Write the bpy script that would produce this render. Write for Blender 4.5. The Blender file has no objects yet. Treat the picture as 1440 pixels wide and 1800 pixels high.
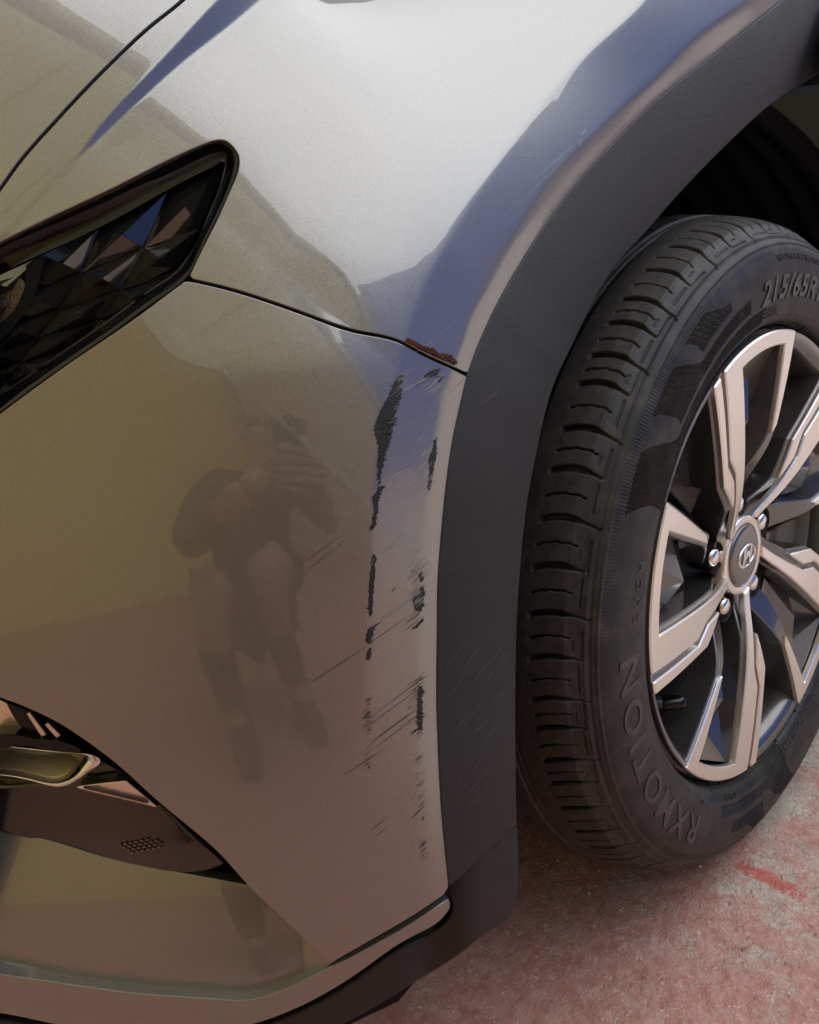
import bpy, bmesh, math, random
import numpy as np
from mathutils import Vector, Matrix
from mathutils.geometry import delaunay_2d_cdt
random.seed(7); rng = np.random.default_rng(7)
R = math.radians
sc = bpy.context.scene
C = sc.collection

# ------------------------------------------------------------------ camera
# world: x = towards the car's rear, y = into the car, z = up; wheel hub above (0,0)
HUBZ = 0.345
FPX = 1424.0
RW = np.array([[0.76294822, -0.34202321, 0.54857099],
               [-0.62410952, -0.16849664, 0.76295228],
               [-0.16851011, -0.92446015, -0.34202014]])
P0 = np.array([0.368, 0.049, 0.829])
def W(px, py, d):
    px = np.asarray(px, float); py = np.asarray(py, float); d = np.asarray(d, float)
    c = np.stack([(px - 720) / FPX * d, (py - 900) / FPX * d, d + 0 * px], -1)
    return (c - P0) @ RW.T + np.array([0, 0, HUBZ])
def RAY(px, py):
    px = np.asarray(px, float); py = np.asarray(py, float)
    return np.stack([(px - 720) / FPX, (py - 900) / FPX, np.ones_like(px)], -1) @ RW.T
CAMP = W(720., 900., 0.)
cam = bpy.data.objects.new('camera', bpy.data.cameras.new('camera'))
C.objects.link(cam); sc.camera = cam
cam.data.sensor_fit = 'VERTICAL'; cam.data.sensor_height = 24; cam.data.sensor_width = 19.2
cam.data.lens = 24 * FPX / 1800
cam.data.clip_start = 0.02; cam.data.clip_end = 500
M4 = Matrix.Identity(4)
for i in range(3):
    M4[i][0] = RW[i, 0]; M4[i][1] = -RW[i, 1]; M4[i][2] = -RW[i, 2]; M4[i][3] = CAMP[i]
cam.matrix_world = M4

# ------------------------------------------------------------------ world, sun
w = bpy.data.worlds.new('World'); sc.world = w; w.use_nodes = True
nt = w.node_tree
sky = nt.nodes.new('ShaderNodeTexSky'); sky.sky_type = 'NISHITA'; sky.sun_disc = False
SUN_EL, SUN_AZ = R(58), R(318)       # azimuth of the direction TOWARDS the sun, from +x to +y
sky.sun_elevation = SUN_EL; sky.sun_rotation = math.pi / 2 - SUN_AZ
sky.air_density = 1.2; sky.dust_density = 0.2
nt.links.new(sky.outputs[0], nt.nodes['Background'].inputs[0])
nt.nodes['Background'].inputs[1].default_value = 0.05
sun = bpy.data.objects.new('sun', bpy.data.lights.new('sun', 'SUN')); C.objects.link(sun)
sun.data.energy = 1.5; sun.data.angle = R(124); sun.data.color = (1, .95, .85)
sd = Vector((math.cos(SUN_EL) * math.cos(SUN_AZ), math.cos(SUN_EL) * math.sin(SUN_AZ), math.sin(SUN_EL)))
sun.rotation_euler = sd.to_track_quat('Z', 'Y').to_euler()
sc.view_settings.view_transform = 'Standard'; sc.view_settings.look = 'None'
sc.view_settings.exposure = 1.6; sc.view_settings.gamma = 1

# ------------------------------------------------------------------ materials
def mat(name, col=(.5, .5, .5), rough=.5, metal=0., coat=0., coat_r=.03, spec=.5, bump=None, flake=None, var=None, coord='Object', sheen=0):
    """bump=(scale,strength,detail) flake=(scale,amount) var=(scale,col2,lo,hi)"""
    m = bpy.data.materials.new(name); m.use_nodes = True
    t = m.node_tree; b = t.nodes['Principled BSDF']
    b.inputs['Base Color'].default_value = (*col, 1); b.inputs['Roughness'].default_value = rough
    b.inputs['Metallic'].default_value = metal; b.inputs['Coat Weight'].default_value = coat
    b.inputs['Coat Roughness'].default_value = coat_r; b.inputs['Specular IOR Level'].default_value = spec
    tc = t.nodes.new('ShaderNodeTexCoord'); last = None
    if var:
        n = t.nodes.new('ShaderNodeTexNoise'); n.inputs['Scale'].default_value = var[0]; n.inputs['Detail'].default_value = 6
        n.inputs['Roughness'].default_value = .65
        t.links.new(tc.outputs[coord], n.inputs['Vector'])
        r = t.nodes.new('ShaderNodeMapRange'); r.inputs[1].default_value = var[2]; r.inputs[2].default_value = var[3]
        t.links.new(n.outputs[0], r.inputs[0])
        mx = t.nodes.new('ShaderNodeMix'); mx.data_type = 'RGBA'
        mx.inputs[6].default_value = (*col, 1); mx.inputs[7].default_value = (*var[1], 1)
        t.links.new(r.outputs[0], mx.inputs[0]); t.links.new(mx.outputs[2], b.inputs['Base Color']); last = mx.outputs[2]
    if flake:
        n = t.nodes.new('ShaderNodeTexVoronoi'); n.inputs['Scale'].default_value = flake[0]
        t.links.new(tc.outputs[coord], n.inputs['Vector'])
        hs = t.nodes.new('ShaderNodeMix'); hs.data_type = 'RGBA'; hs.blend_type = 'MULTIPLY'; hs.inputs[0].default_value = 1
        rr = t.nodes.new('ShaderNodeMapRange'); rr.inputs[3].default_value = 1 - flake[1]; rr.inputs[4].default_value = 1 + flake[1]
        sp = t.nodes.new('ShaderNodeSeparateColor'); t.links.new(n.outputs['Color'], sp.inputs[0]); t.links.new(sp.outputs[0], rr.inputs[0])
        if last: t.links.new(last, hs.inputs[6])
        else: hs.inputs[6].default_value = (*col, 1)
        t.links.new(rr.outputs[0], hs.inputs[7]); t.links.new(hs.outputs[2], b.inputs['Base Color'])
        # tilt each flake a little
        nm = t.nodes.new('ShaderNodeVectorMath'); nm.operation = 'SUBTRACT'; nm.inputs[1].default_value = (.5, .5, .5)
        t.links.new(n.outputs['Color'], nm.inputs[0])
        sc_ = t.nodes.new('ShaderNodeVectorMath'); sc_.operation = 'SCALE'; sc_.inputs['Scale'].default_value = flake[1] * .55
        t.links.new(nm.outputs[0], sc_.inputs[0])
        g = t.nodes.new('ShaderNodeNewGeometry'); ad = t.nodes.new('ShaderNodeVectorMath'); ad.operation = 'ADD'
        t.links.new(g.outputs['Normal'], ad.inputs[0]); t.links.new(sc_.outputs[0], ad.inputs[1])
        no = t.nodes.new('ShaderNodeVectorMath'); no.operation = 'NORMALIZE'; t.links.new(ad.outputs[0], no.inputs[0])
        t.links.new(no.outputs[0], b.inputs['Normal'])
    if bump:
        n = t.nodes.new('ShaderNodeTexNoise'); n.inputs['Scale'].default_value = bump[0]; n.inputs['Detail'].default_value = bump[2]
        t.links.new(tc.outputs[coord], n.inputs['Vector'])
        bp = t.nodes.new('ShaderNodeBump'); bp.inputs['Strength'].default_value = bump[1]; bp.inputs['Distance'].default_value = .001
        t.links.new(n.outputs[0], bp.inputs['Height']); t.links.new(bp.outputs[0], b.inputs['Normal'])
    return m
PAINT = mat('metallic_paint', (.25, .242, .222), .34, .70, 1., .03, flake=(2200, .10))
PAINT.node_tree.nodes['Principled BSDF'].inputs['Coat IOR'].default_value = 1.74
PAINT_IN = mat('paint_underside', (.06, .057, .05), .5)
CLAD = mat('grained_plastic', (.0085, .009, .0102), .38, 0, spec=.5, bump=(1500, .8, 2), var=(1900, (.030, .032, .036), .53, .68))
BLACKG = mat('gloss_black', (.004, .004, .005), .10, 0, 0, spec=.4)
BLACKM = mat('matt_black', (.006, .006, .006), .8, spec=.2)
RUBBER = mat('rubber', (.0125, .012, .012), .55, 0, spec=.5, bump=(500, .18, 4), var=(38, (.05, .046, .04), .45, .72))
RUBTXT = mat('rubber_letter', (.022, .021, .021), .34, spec=.6)
MACH = mat('machined_alloy', (.95, .90, .84), .36, 1.0, .3, .05)
GREYP = mat('wheel_grey_paint', (.15, .145, .142), .28, .8, .8, .05, flake=(1800, .12))
CHROME = mat('chrome', (.85, .85, .85), .1, 1)
DARKIRON = mat('dark_iron', (.03, .03, .032), .5, .5)
LINER = mat('wheel_well_felt', (.012, .013, .015), .75, spec=.25, bump=(300, .3, 3))
FACET = mat('smoked_chrome', (.11, .11, .10), .09, .9)
RUST = mat('rust', (.15, .065, .045), .95, spec=.1, bump=(900, 1, 3))
PRIMER = mat('bare_bumper_plastic', (.010, .011, .011), .6, bump=(900, 1.0, 4), var=(600, (.03, .031, .03), .5, .75))
SCRL = mat('scratch_light', (.36, .36, .33), .6)
SCRD = mat('scratch_dark', (.07, .066, .06), .6)
LAMPD = mat('smoked_lamp', (.028, .022, .02), .16, .3, 1)
LAMPR = mat('lamp_reflector', (.82, .74, .68), .3, 1.0, bump=(120, .3, 2))
LAMPB = mat('lamp_brown', (.12, .09, .07), .3, .8, bump=(700, .8, 3))
GOLD = mat('lamp_textured_reflector', (.95, .86, .48), .45, .6, bump=(900, 1.0, 3))

# ------------------------------------------------------------------ mesh helpers
def link(name, me, parent=None, m=None, smooth=True):
    o = bpy.data.objects.new(name, me); C.objects.link(o)
    if parent: o.parent = parent
    if m and not me.materials: me.materials.append(m)
    if smooth: me.polygons.foreach_set('use_smooth', [True] * len(me.polygons))
    return o
def mesh(name, V, F, parent=None, m=None, smooth=True):
    me = bpy.data.meshes.new(name); me.from_pydata([tuple(v) for v in V], [], [tuple(f) for f in F]); me.update()
    return link(name, me, parent, m, smooth)
def gridmesh(name, A, parent=None, m=None, closed=False, smooth=True):
    """A: (n,k,3) grid -> quads, fast"""
    n, k, _ = A.shape
    i = np.arange(n if closed else n - 1)[:, None]; j = np.arange(k - 1)[None, :]
    i2 = (i + 1) % n
    F = np.stack([i * k + j, i2 * k + j, i2 * k + j + 1, i * k + j + 1], -1).reshape(-1, 4)
    me = bpy.data.meshes.new(name)
    me.vertices.add(n * k); me.vertices.foreach_set('co', A.reshape(-1).astype(np.float32))
    me.loops.add(F.size); me.loops.foreach_set('vertex_index', F.reshape(-1).astype(np.int32))
    me.polygons.add(len(F)); me.polygons.foreach_set('loop_start', (np.arange(len(F)) * 4).astype(np.int32))
    me.update(calc_edges=True); me.validate()
    return link(name, me, parent, m, smooth)
class Spl:                                       # natural cubic spline
    def __init__(s, x, y):
        x = np.array(x, float); y = np.array(y, float); n = len(x); h = np.diff(x)
        A = np.eye(n); b = np.zeros((n,) + y.shape[1:])
        for i in range(1, n - 1):
            A[i, i - 1] = h[i - 1]; A[i, i] = 2 * (h[i - 1] + h[i]); A[i, i + 1] = h[i]
            b[i] = 6 * ((y[i + 1] - y[i]) / h[i] - (y[i] - y[i - 1]) / h[i - 1])
        s.x, s.y, s.h, s.m = x, y, h, np.linalg.solve(A, b)
    def __call__(s, q):
        q = np.asarray(q, float); qc = np.clip(q, s.x[0], s.x[-1]); i = np.clip(np.searchsorted(s.x, qc) - 1, 0, len(s.x) - 2)
        a = s.x[i + 1] - qc; b = qc - s.x[i]; h = s.h[i]
        if s.y.ndim > 1: a, b, h = a[..., None], b[..., None], h[..., None]
        v = (s.m[i] * a**3 + s.m[i + 1] * b**3) / (6 * h) + (s.y[i] / h - s.m[i] * h / 6) * a + (s.y[i + 1] / h - s.m[i + 1] * h / 6) * b
        if s.y.ndim == 1:   # linear extrapolation
            d0 = (s.y[1] - s.y[0]) / s.h[0] - s.h[0] * s.m[1] / 6
            d1 = (s.y[-1] - s.y[-2]) / s.h[-1] + s.h[-1] * s.m[-2] / 6
            v = v + np.where(q < s.x[0], (q - s.x[0]) * d0, 0) + np.where(q > s.x[-1], (q - s.x[-1]) * d1, 0)
        return v
def smooth(pts, step=5., closed=False):
    """resample a traced polyline as a spline; a point with third value 1 is a sharp corner"""
    pts = [tuple(p) for p in pts]
    segs = [[]]
    for p in pts:
        segs[-1].append(p[:2])
        if len(p) > 2 and len(segs[-1]) > 1: segs.append([p[:2]])
    out = []
    for s in segs:
        if len(s) < 2: continue
        s = np.array(s, float); d = np.r_[0, np.cumsum(np.hypot(*np.diff(s, axis=0).T))]
        n = max(2, int(d[-1] / step) + 1); q = np.linspace(0, d[-1], n)
        r = Spl(d, s)(q) if len(s) > 2 else np.stack([np.interp(q, d, s[:, k]) for k in (0, 1)], -1)
        out += [tuple(v) for v in (r if not out else r[1:])]
    return np.array(out)
def inside(poly, X, Y):
    r = np.zeros(X.shape, bool); n = len(poly)
    for i in range(n):
        x1, y1 = poly[i]; x2, y2 = poly[(i + 1) % n]
        if y1 == y2: continue
        c = ((Y >= min(y1, y2)) & (Y < max(y1, y2))) & (X < (x2 - x1) * (Y - y1) / (y2 - y1) + x1)
        r ^= c
    return r
def segdist(P2, line, ext=True):
    """distance and side (+ = right of travel on screen) to a polyline"""
    P2 = np.asarray(P2, float); best = np.full(P2.shape[:-1], 1e9); side = np.zeros_like(best); tt = np.zeros_like(best)
    n = len(line) - 1
    for i in range(n):
        a = line[i]; b = line[i + 1]; ab = b - a; L = ab @ ab
        if L < 1e-12: continue
        t = ((P2 - a) @ ab) / L
        tc = np.clip(t, -1e9 if (i == 0 and ext) else 0, 1e9 if (i == n - 1 and ext) else 1)
        q = P2 - (a + tc[..., None] * ab); d = np.hypot(q[..., 0], q[..., 1])
        cr = ab[0] * (P2[..., 1] - a[1]) - ab[1] * (P2[..., 0] - a[0])
        k = d < best
        best = np.where(k, d, best); side = np.where(k, np.sign(cr), side); tt = np.where(k, (i + np.clip(t, 0, 1)) / n, tt)
    return best * side, tt
def sst(x, a, b):
    t = np.clip((x - a) / (b - a), 0, 1); return t * t * (3 - 2 * t)

# ------------------------------------------------------------------ the body surface
YS = Spl([-.95, -.85, -.75, -.66, -.58, -.50, -.43, -.35, -.2, .0, .3],
         [.61, .29, .155, .073, .006, -.047, -.079, -.094, -.101, -.101, -.098])
INS = Spl([.0, .15, .3, .45, .55, .65, .75, .84, .91, .96, 1.0, 1.15],
          [.012, .000, -.002, .008, .020, .040, .076, .132, .196, .250, .300, .52])
INS2 = Spl([.0, .15, .3, .45, .55, .65, .75, .84, .91, .96, 1.0, 1.15],
           [.012, .000, -.002, .008, .018, .030, .042, .056, .080, .11, .15, .36])
def insf(x, z):
    w_ = sst(x, -.36, .04); return INS(z) * (1 - w_) + INS2(z) * w_
def gfun(p):
    return p[..., 1] - YS(p[..., 0]) - insf(p[..., 0], np.minimum(p[..., 2], 1.15)) - np.maximum(p[..., 2] - 1.15, 0) * 9
def base_depth(px, py):
    d = RAY(px, py); lo = np.full(d.shape[:-1], .12); hi = np.full_like(lo, 1.9)
    # march to the first crossing, then bisect
    t = lo.copy(); found = np.zeros(lo.shape, bool); a = lo.copy(); b = hi.copy()
    for k in range(1, 46):
        tn = .12 + k * .04; g = gfun(CAMP + d * tn)
        hit = (~found) & (g > 0); a = np.where(hit, tn - .04, a); b = np.where(hit, tn, b); found |= hit
    for _ in range(27):
        m_ = (a + b) / 2; g = gfun(CAMP + d * m_[..., None]); a = np.where(g > 0, a, m_); b = np.where(g > 0, m_, b)
    return (a + b) / 2

CR1 = smooth([(1170, -60), (1130, 0), (1050, 75), (960, 170), (905, 245), (860, 310), (815, 380), (775, 450), (745, 515), (718, 597), (703, 660), (682, 730), (668, 790), (658, 860), (652, 930), (650, 1000), (647, 1080), (645, 1180), (643, 1300), (645, 1420), (650, 1560), (655, 1700)], 8)
CR2 = smooth([(1390, -60), (1320, 0), (1220, 70), (1170, 120), (1100, 185), (1040, 245), (970, 320), (920, 395), (885, 450), (855, 510), (827, 565), (810, 615), (797, 651), (783, 692), (774, 740), (766, 796), (760, 843), (752, 900), (747, 960), (743, 1030), (741, 1100), (741, 1180), (742, 1280), (747, 1380), (754, 1480), (764, 1600), (775, 1700)], 8)
CLD = smooth([(1450, -60), (1375, 0), (1270, 85), (1145, 185), (1080, 250), (1000, 340), (940, 425), (900, 490), (870, 545), (847, 595), (823, 660), (812, 704), (800, 758), (789, 825), (781, 896), (775, 962), (771, 1023), (770, 1089), (769, 1183), (769, 1240), (771, 1300), (774, 1370), (779, 1444), (785, 1507), (790, 1557)], 12)
CLDX = np.vstack([CLD, [(800, 1640), (815, 1760)]])
FA = smooth([(300, 290), (382, 245), (450, 215), (560, 165), (640, 130), (700, 100), (760, 70)], 8)
FB = smooth([(740, 70), (690, 120), (620, 190), (500, 310), (420, 400), (345, 485), (300, 540)], 8)
HK1 = smooth([(440, -60), (378, 0), (300, 85), (240, 150), (180, 215), (120, 290), (60, 350), (20, 400), (-30, 450)], 8)
HK2 = smooth([(540, -50), (465, 0), (400, 52), (330, 105), (265, 160), (200, 220), (130, 288), (70, 345), (22, 402), (-28, 455)], 8)
CHIN = smooth([(-60, 1700), (0, 1710), (100, 1725), (250, 1745), (375, 1754), (440, 1755), (490, 1740), (550, 1710), (590, 1687), (720, 1612), (788, 1563), (830, 1540)], 8)
CLM = smooth([(1490, 40), (1440, 75), (1330, 135), (1240, 200), (1150, 285), (1080, 365), (1010, 470), (960, 560), (920, 660), (893, 760), (875, 860), (866, 960), (860, 1080), (858, 1200), (858, 1340), (862, 1460), (868, 1640)], 25)
def mpp(px, py, bd): return bd / FPX * 1.12       # metres on the surface per pixel, roughly
_xz = {}
def xzd(XZ, curve, key):
    if key not in _xz:
        b = W(curve[:, 0], curve[:, 1], base_depth(curve[:, 0], curve[:, 1])); _xz[key] = b[:, [0, 2]] * np.array([1, -1])
    return segdist(XZ * np.array([1, -1]), _xz[key])[0]
def ramp(s, wd): return wd * np.logaddexp(0, s / wd)
TAN = lambda d: math.tan(R(d))
GX0, GY0, GS = -520., -260., 10.
def _build_grid():
    """smooth ingredients of the skin, sampled every 10 px and read back bicubically"""
    gx = np.arange(GX0, 1640, GS); gy = np.arange(GY0, 2040, GS); px, py = np.meshgrid(gx, gy)
    bd = base_depth(px, py); p = W(px, py, bd); Q = np.stack([px, py], -1); k = mpp(px, py, bd); XZ = p[..., [0, 2]]
    n = np.stack([-(YS(p[..., 0] + 1e-3) - YS(p[..., 0] - 1e-3)) / 2e-3, np.ones_like(px), -(insf(p[..., 0], p[..., 2] + 1e-3) - insf(p[..., 0], p[..., 2] - 1e-3)) / 2e-3], -1)
    n /= np.linalg.norm(n, axis=-1)[..., None]; nv = np.clip((n * RAY(px, py)).sum(-1), .28, 5)
    A = [bd, nv, -xzd(XZ, CR1, 0), -xzd(XZ, CR2, 1), -xzd(XZ, CLDX, 2), segdist(Q, FA)[0] * k, segdist(Q, FB)[0] * k,
         -segdist(Q, HK1, False)[0] * k, -segdist(Q, HK2, False)[0] * k, segdist(Q, CHIN)[0] * k]
    return np.stack(A, -1)
_G = []
def _sample(px, py):
    if not _G: _G.append(_build_grid())
    G = _G[0]; H_, W_, K_ = G.shape
    x = (px - GX0) / GS; y = (py - GY0) / GS; ix = np.clip(np.floor(x).astype(int), 1, W_ - 3); iy = np.clip(np.floor(y).astype(int), 1, H_ - 3)
    fx = x - ix; fy = y - iy
    def wts(t): return [(-t + 2 * t * t - t**3) / 2, (2 - 5 * t * t + 3 * t**3) / 2, (t + 4 * t * t - 3 * t**3) / 2, (-t * t + t**3) / 2]
    wx, wy = wts(fx), wts(fy); out = 0
    for j in range(4):
        row = 0
        for i in range(4): row = row + wx[i][..., None] * G[iy - 1 + j, ix - 1 + i]
        out = out + wy[j][..., None] * row
    return out
def field(px, py):
    """camera depth of the car's skin under every pixel: smooth body + the pressed folds"""
    px = np.asarray(px, float); py = np.asarray(py, float)
    q = _sample(px, py); bd, nv, s1, s2, s3, sA, sB, s5, s6, sc_ = [q[..., i] for i in range(10)]
    fade1 = 1 - .75 * sst(py, 1150, 1500)
    h = -TAN(19) * ramp(s1, .0011 + .004 * sst(py, 1150, 1450)) * fade1
    h -= TAN(32) * ramp(s2, .0013 + .002 * sst(py, 1150, 1450))
    h += (TAN(19) * fade1 + TAN(32)) * ramp(s3, .0008)
    # wedge-shaped hollow between the two folds of the fender
    h -= TAN(9) * (ramp(sA, .007) - ramp(sA - .02, .014)) * sst(px, 745, 520) * sst(px, 250, 340) * (1 - sst(py, 480, 680))
    h += TAN(3) * (ramp(-sB, .006) - ramp(-sB - .02, .014)) * sst(py, 100, 260) * (1 - sst(py, 440, 600)) * sst(px, 300, 380)
    h -= TAN(33) * (ramp(s5, .0012) - ramp(s6, .0012))
    h -= TAN(7) * ramp(sc_, .004) * sst(py, 1500, 1600) * (1 - sst(s3, -.003, .002))
    return bd - h / nv
# cached lookup on a grid (bicubic-free: bilinear on a fine grid is too coarse for normals, so sample directly)
def skin(px, py, off=0.): return W(px, py, FIELD[0](px, py) + off)
_tr = {}
def trimfield(px, py):
    """arch trim: its own pressed surface, measured from the wheel centre outwards"""
    if not _tr:
        o = W(CLDX[:, 0], CLDX[:, 1], field(CLDX[:, 0], CLDX[:, 1])); an = np.degrees(np.arctan2(o[:, 2] - HUBZ, -o[:, 0])); r = np.hypot(o[:, 0], o[:, 2] - HUBZ)
        k = np.argsort(an); _tr['a'], _tr['r'], _tr['y'] = an[k], r[k], o[k, 1]
    px = np.asarray(px, float); py = np.asarray(py, float); d = RAY(px, py); t = field(px, py)
    for _ in range(40):
        p = CAMP + d * t[..., None]; an = np.degrees(np.arctan2(p[..., 2] - HUBZ, -p[..., 0])); r = np.hypot(p[..., 0], p[..., 2] - HUBZ)
        ro = np.interp(an, _tr['a'], _tr['r']); yo = np.interp(an, _tr['a'], _tr['y']); s = np.clip(ro - r, -.03, .1)
        y = yo - .0006 - .10 * s + 1.7 * s * np.abs(s)
        t = .5 * t + .5 * (y - CAMP[1]) / d[..., 1]
    return t
def lowfield(px, py):
    bd = base_depth(px, py); d = RAY(px, py); w_ = sst(np.asarray(px, float), 740, 850)
    return (bd + .030 / np.clip(d[..., 1], .3, 2)) * (1 - w_) + (-.0435 - CAMP[1]) / d[..., 1] * w_
FIELD = [field]
def skin_n(px, py):
    e = 1.5
    a = skin(px + e, py) - skin(px - e, py); b = skin(px, py + e) - skin(px, py - e)
    n = np.cross(a, b); n /= np.linalg.norm(n, axis=-1)[..., None]
    s = np.sign((n * RAY(px, py)).sum(-1)); return -n * s[..., None]       # towards the camera side

def panel(name, outline, parent, m, step=7., off=0., rim=.012, roll=.0006, bstep=4., custom=True, offfn=None, m2=None, holes=None, fld=None):
    """sheet-metal panel: traced outline laid on the skin, with a rolled edge that turns inwards"""
    FIELD[0] = fld or field
    o = np.array(outline, float)
    if np.sum(o[:, 0] * np.roll(o[:, 1], -1) - np.roll(o[:, 0], -1) * o[:, 1]) < 0: o = o[::-1]
    x0, y0 = o.min(0); x1, y1 = o.max(0)
    gx, gy = np.meshgrid(np.arange(x0, x1, step), np.arange(y0, y1, step * .88)); gx[1::2] += step / 2
    g = np.stack([gx.ravel(), gy.ravel()], -1); g = g[inside(o, g[:, 0], g[:, 1])]
    dd = np.abs(segdist(g, np.vstack([o, o[:1]]))[0]); g = g[dd > step * .55]
    nb = len(o); pts = np.vstack([o, g])
    res = delaunay_2d_cdt([Vector(p) for p in pts], [], [list(range(nb))], 1, 1e-7)
    v2 = np.array([tuple(v) for v in res[0]]); faces = [f for f in res[2] if len(f) >= 3]
    of = (lambda a, b: off) if offfn is None else offfn
    f0_ = FIELD[0]; FIELD[0] = lambda a, b: f0_(a, b) + of(a, b)
    V = W(v2[:, 0], v2[:, 1], FIELD[0](v2[:, 0], v2[:, 1]))
    Nn = skin_n(v2[:, 0], v2[:, 1])
    # rim rings
    ob = o; tng = np.roll(ob, -1, 0) - np.roll(ob, 1, 0); tng /= np.maximum(np.linalg.norm(tng, axis=1), 1e-9)[:, None]
    Vb = W(ob[:, 0], ob[:, 1], FIELD[0](ob[:, 0], ob[:, 1])); Nb = skin_n(ob[:, 0], ob[:, 1])
    T3 = np.roll(Vb, -1, 0) - np.roll(Vb, 1, 0); T3 /= np.maximum(np.linalg.norm(T3, axis=1), 1e-9)[:, None]
    O3 = np.cross(T3, Nb)
    # outward on screen test
    outp = np.stack([tng[:, 1], -tng[:, 0]], -1); q = W(ob[:, 0] + outp[:, 0], ob[:, 1] + outp[:, 1], FIELD[0](ob[:, 0], ob[:, 1])) - Vb
    O3 *= np.sign((O3 * q).sum(1))[:, None]
    idx = {}
    for i, src in enumerate(res[3]):
        for s in src:
            if s < nb: idx[s] = i
    rings = [[idx.get(i) for i in range(nb)]]
    Vl = [V]; cnt = len(V); Nl = [Nn]
    for ang in (30, 60, 90):
        a = R(ang); ring = Vb + O3 * roll * math.sin(a) - Nb * roll * (1 - math.cos(a))
        Vl.append(ring); Nl.append(O3 * math.sin(a) + Nb * math.cos(a)); rings.append(list(range(cnt, cnt + nb))); cnt += nb
    ring = Vb + O3 * roll - Nb * rim; Vl.append(ring); Nl.append(O3); rings.append(list(range(cnt, cnt + nb))); cnt += nb
    F = [list(f) for f in faces]; nf = len(F)
    for a, b in zip(rings[:-1], rings[1:]):
        for i in range(nb):
            j = (i + 1) % nb
            if a[i] is None or a[j] is None: continue
            F.append([a[i], b[i], b[j], a[j]])
    V = np.vstack(Vl); Nn = np.vstack(Nl)
    # orient every face with its normals
    F2 = []
    for f in F:
        a, b, c = V[f[0]], V[f[1]], V[f[2]]
        if np.cross(b - a, c - a) @ Nn[f[0]] < 0: f = f[::-1]
        F2.append(f)
    me = bpy.data.meshes.new(name); me.from_pydata([tuple(v) for v in V], [], F2); me.update()
    ob_ = link(name, me, parent, m)
    if custom:
        try: me.normals_split_custom_set_from_vertices([tuple(n) for n in Nn])
        except Exception as ex: print('normals', ex)
    FIELD[0] = field
    return ob_

def empty(name, label=None, cat=None, group=None, loc=(0, 0, 0), parent=None):
    o = bpy.data.objects.new(name, None); C.objects.link(o); o.location = loc
    if label: o['label'] = label
    if cat: o['category'] = cat
    if group: o['group'] = group
    if parent: o.parent = parent
    return o
car = empty('car', 'silver beige metallic car with scraped front bumper corner, black wheel arch trim and alloy wheel', 'car')
exec_parts = []
#==BODY==
# shared traced curves
SEAM = [(336, 489), (400, 504), (480, 529), (550, 554), (625, 579), (700, 596), (744, 619), (789, 640), (822, 656)]
HOODSEAM = [(376, -60), (322, 0), (270, 42), (215, 92), (150, 157), (85, 227), (30, 291), (0, 333), (-50, 395)]
BEZ = [(-50, 452), (0, 424), (94, 377), (200, 327), (312, 271), (353, 253), (378, 245), (397, 246), (412, 258), (422, 277), (422, 292), (409, 330), (384, 386), (359, 436), (336, 484)]
BEZ2 = [(325, 497), (281, 530), (219, 575), (125, 639), (62, 684), (0, 730), (-50, 768)]
def L(*a):
    o = []
    for s in a: o += [tuple(p) for p in s]
    return np.array(o)
def shift(line, dx, dy): return np.asarray(line, float)[:, :2] + np.array([dx, dy])
seam = smooth(SEAM, 4); hs = smooth(HOODSEAM, 4); bez = smooth(BEZ, 3); bez2 = smooth(BEZ2, 4)
cldl = smooth(CLD, 4)
cl_up = cldl[cldl[:, 1] < 655]; cl_lo = cldl[cldl[:, 1] > 664]
# hood
hood = L([(376 - 4.5 + 60, -163)], shift(hs, -4.5, -3), [(-430, 690), (-430, -170)])
panel('hood', hood, car, PAINT, 9)
# fender: hood seam -> headlamp -> bumper seam -> wheel arch -> top
fender = L([(376 + 63.5, -161)], shift(hs, 3.5, 2.3), bez[1:], shift(seam[1:-1], 0, -1.5), shift(cl_up[::-1], -2.2, -1.5))
fender = np.vstack([fender, [(1400, -60), (1380, -160)]])
panel('fender', fender, car, PAINT, 6.5)
panel('fender_nose', [(-52, 402), (-52, 448), (-430, 860), (-430, 700)], car, PAINT, 12)
panel('grille', [(-54, 456), (-54, 764), (-430, 1010), (-430, 868)], car, BLACKG, 12, off=.012)
panel('nose_panel', [(-54, 772), (-54, 1208), (-430, 1150), (-430, 1020)], car, PAINT, 12)
panel('lamp_surround', [(-92, 1200), (-92, 1440), (-430, 1380), (-430, 1155)], car, BLACKM, 12, off=.05)
panel('front_lip', [(-54, 1448), (-54, 1780), (-430, 1680), (-430, 1390)], car, PAINT, 12)
# bumper
wing = smooth([(590, 1687, 1), (572, 1681), (550, 1663), (500, 1616), (435, 1553), (390, 1503), (330, 1450), (270, 1400), (220, 1354), (150, 1300), (100, 1268), (50, 1244), (0, 1225), (-50, 1212)], 4)
bbot = smooth([(590, 1687), (655, 1650), (720, 1612), (760, 1586), (780, 1572)], 4)
bump = L(bez2[::-1], [(330, 496.5)], shift(seam[2:-1], 0, 8), [(820, 666)], shift(cl_lo[:-1], -2.5, 0), [(787, 1560)], bbot[::-1][:-1], wing[:])
panel('bumper', bump, car, PAINT, 6.5, rim=.02)
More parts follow.
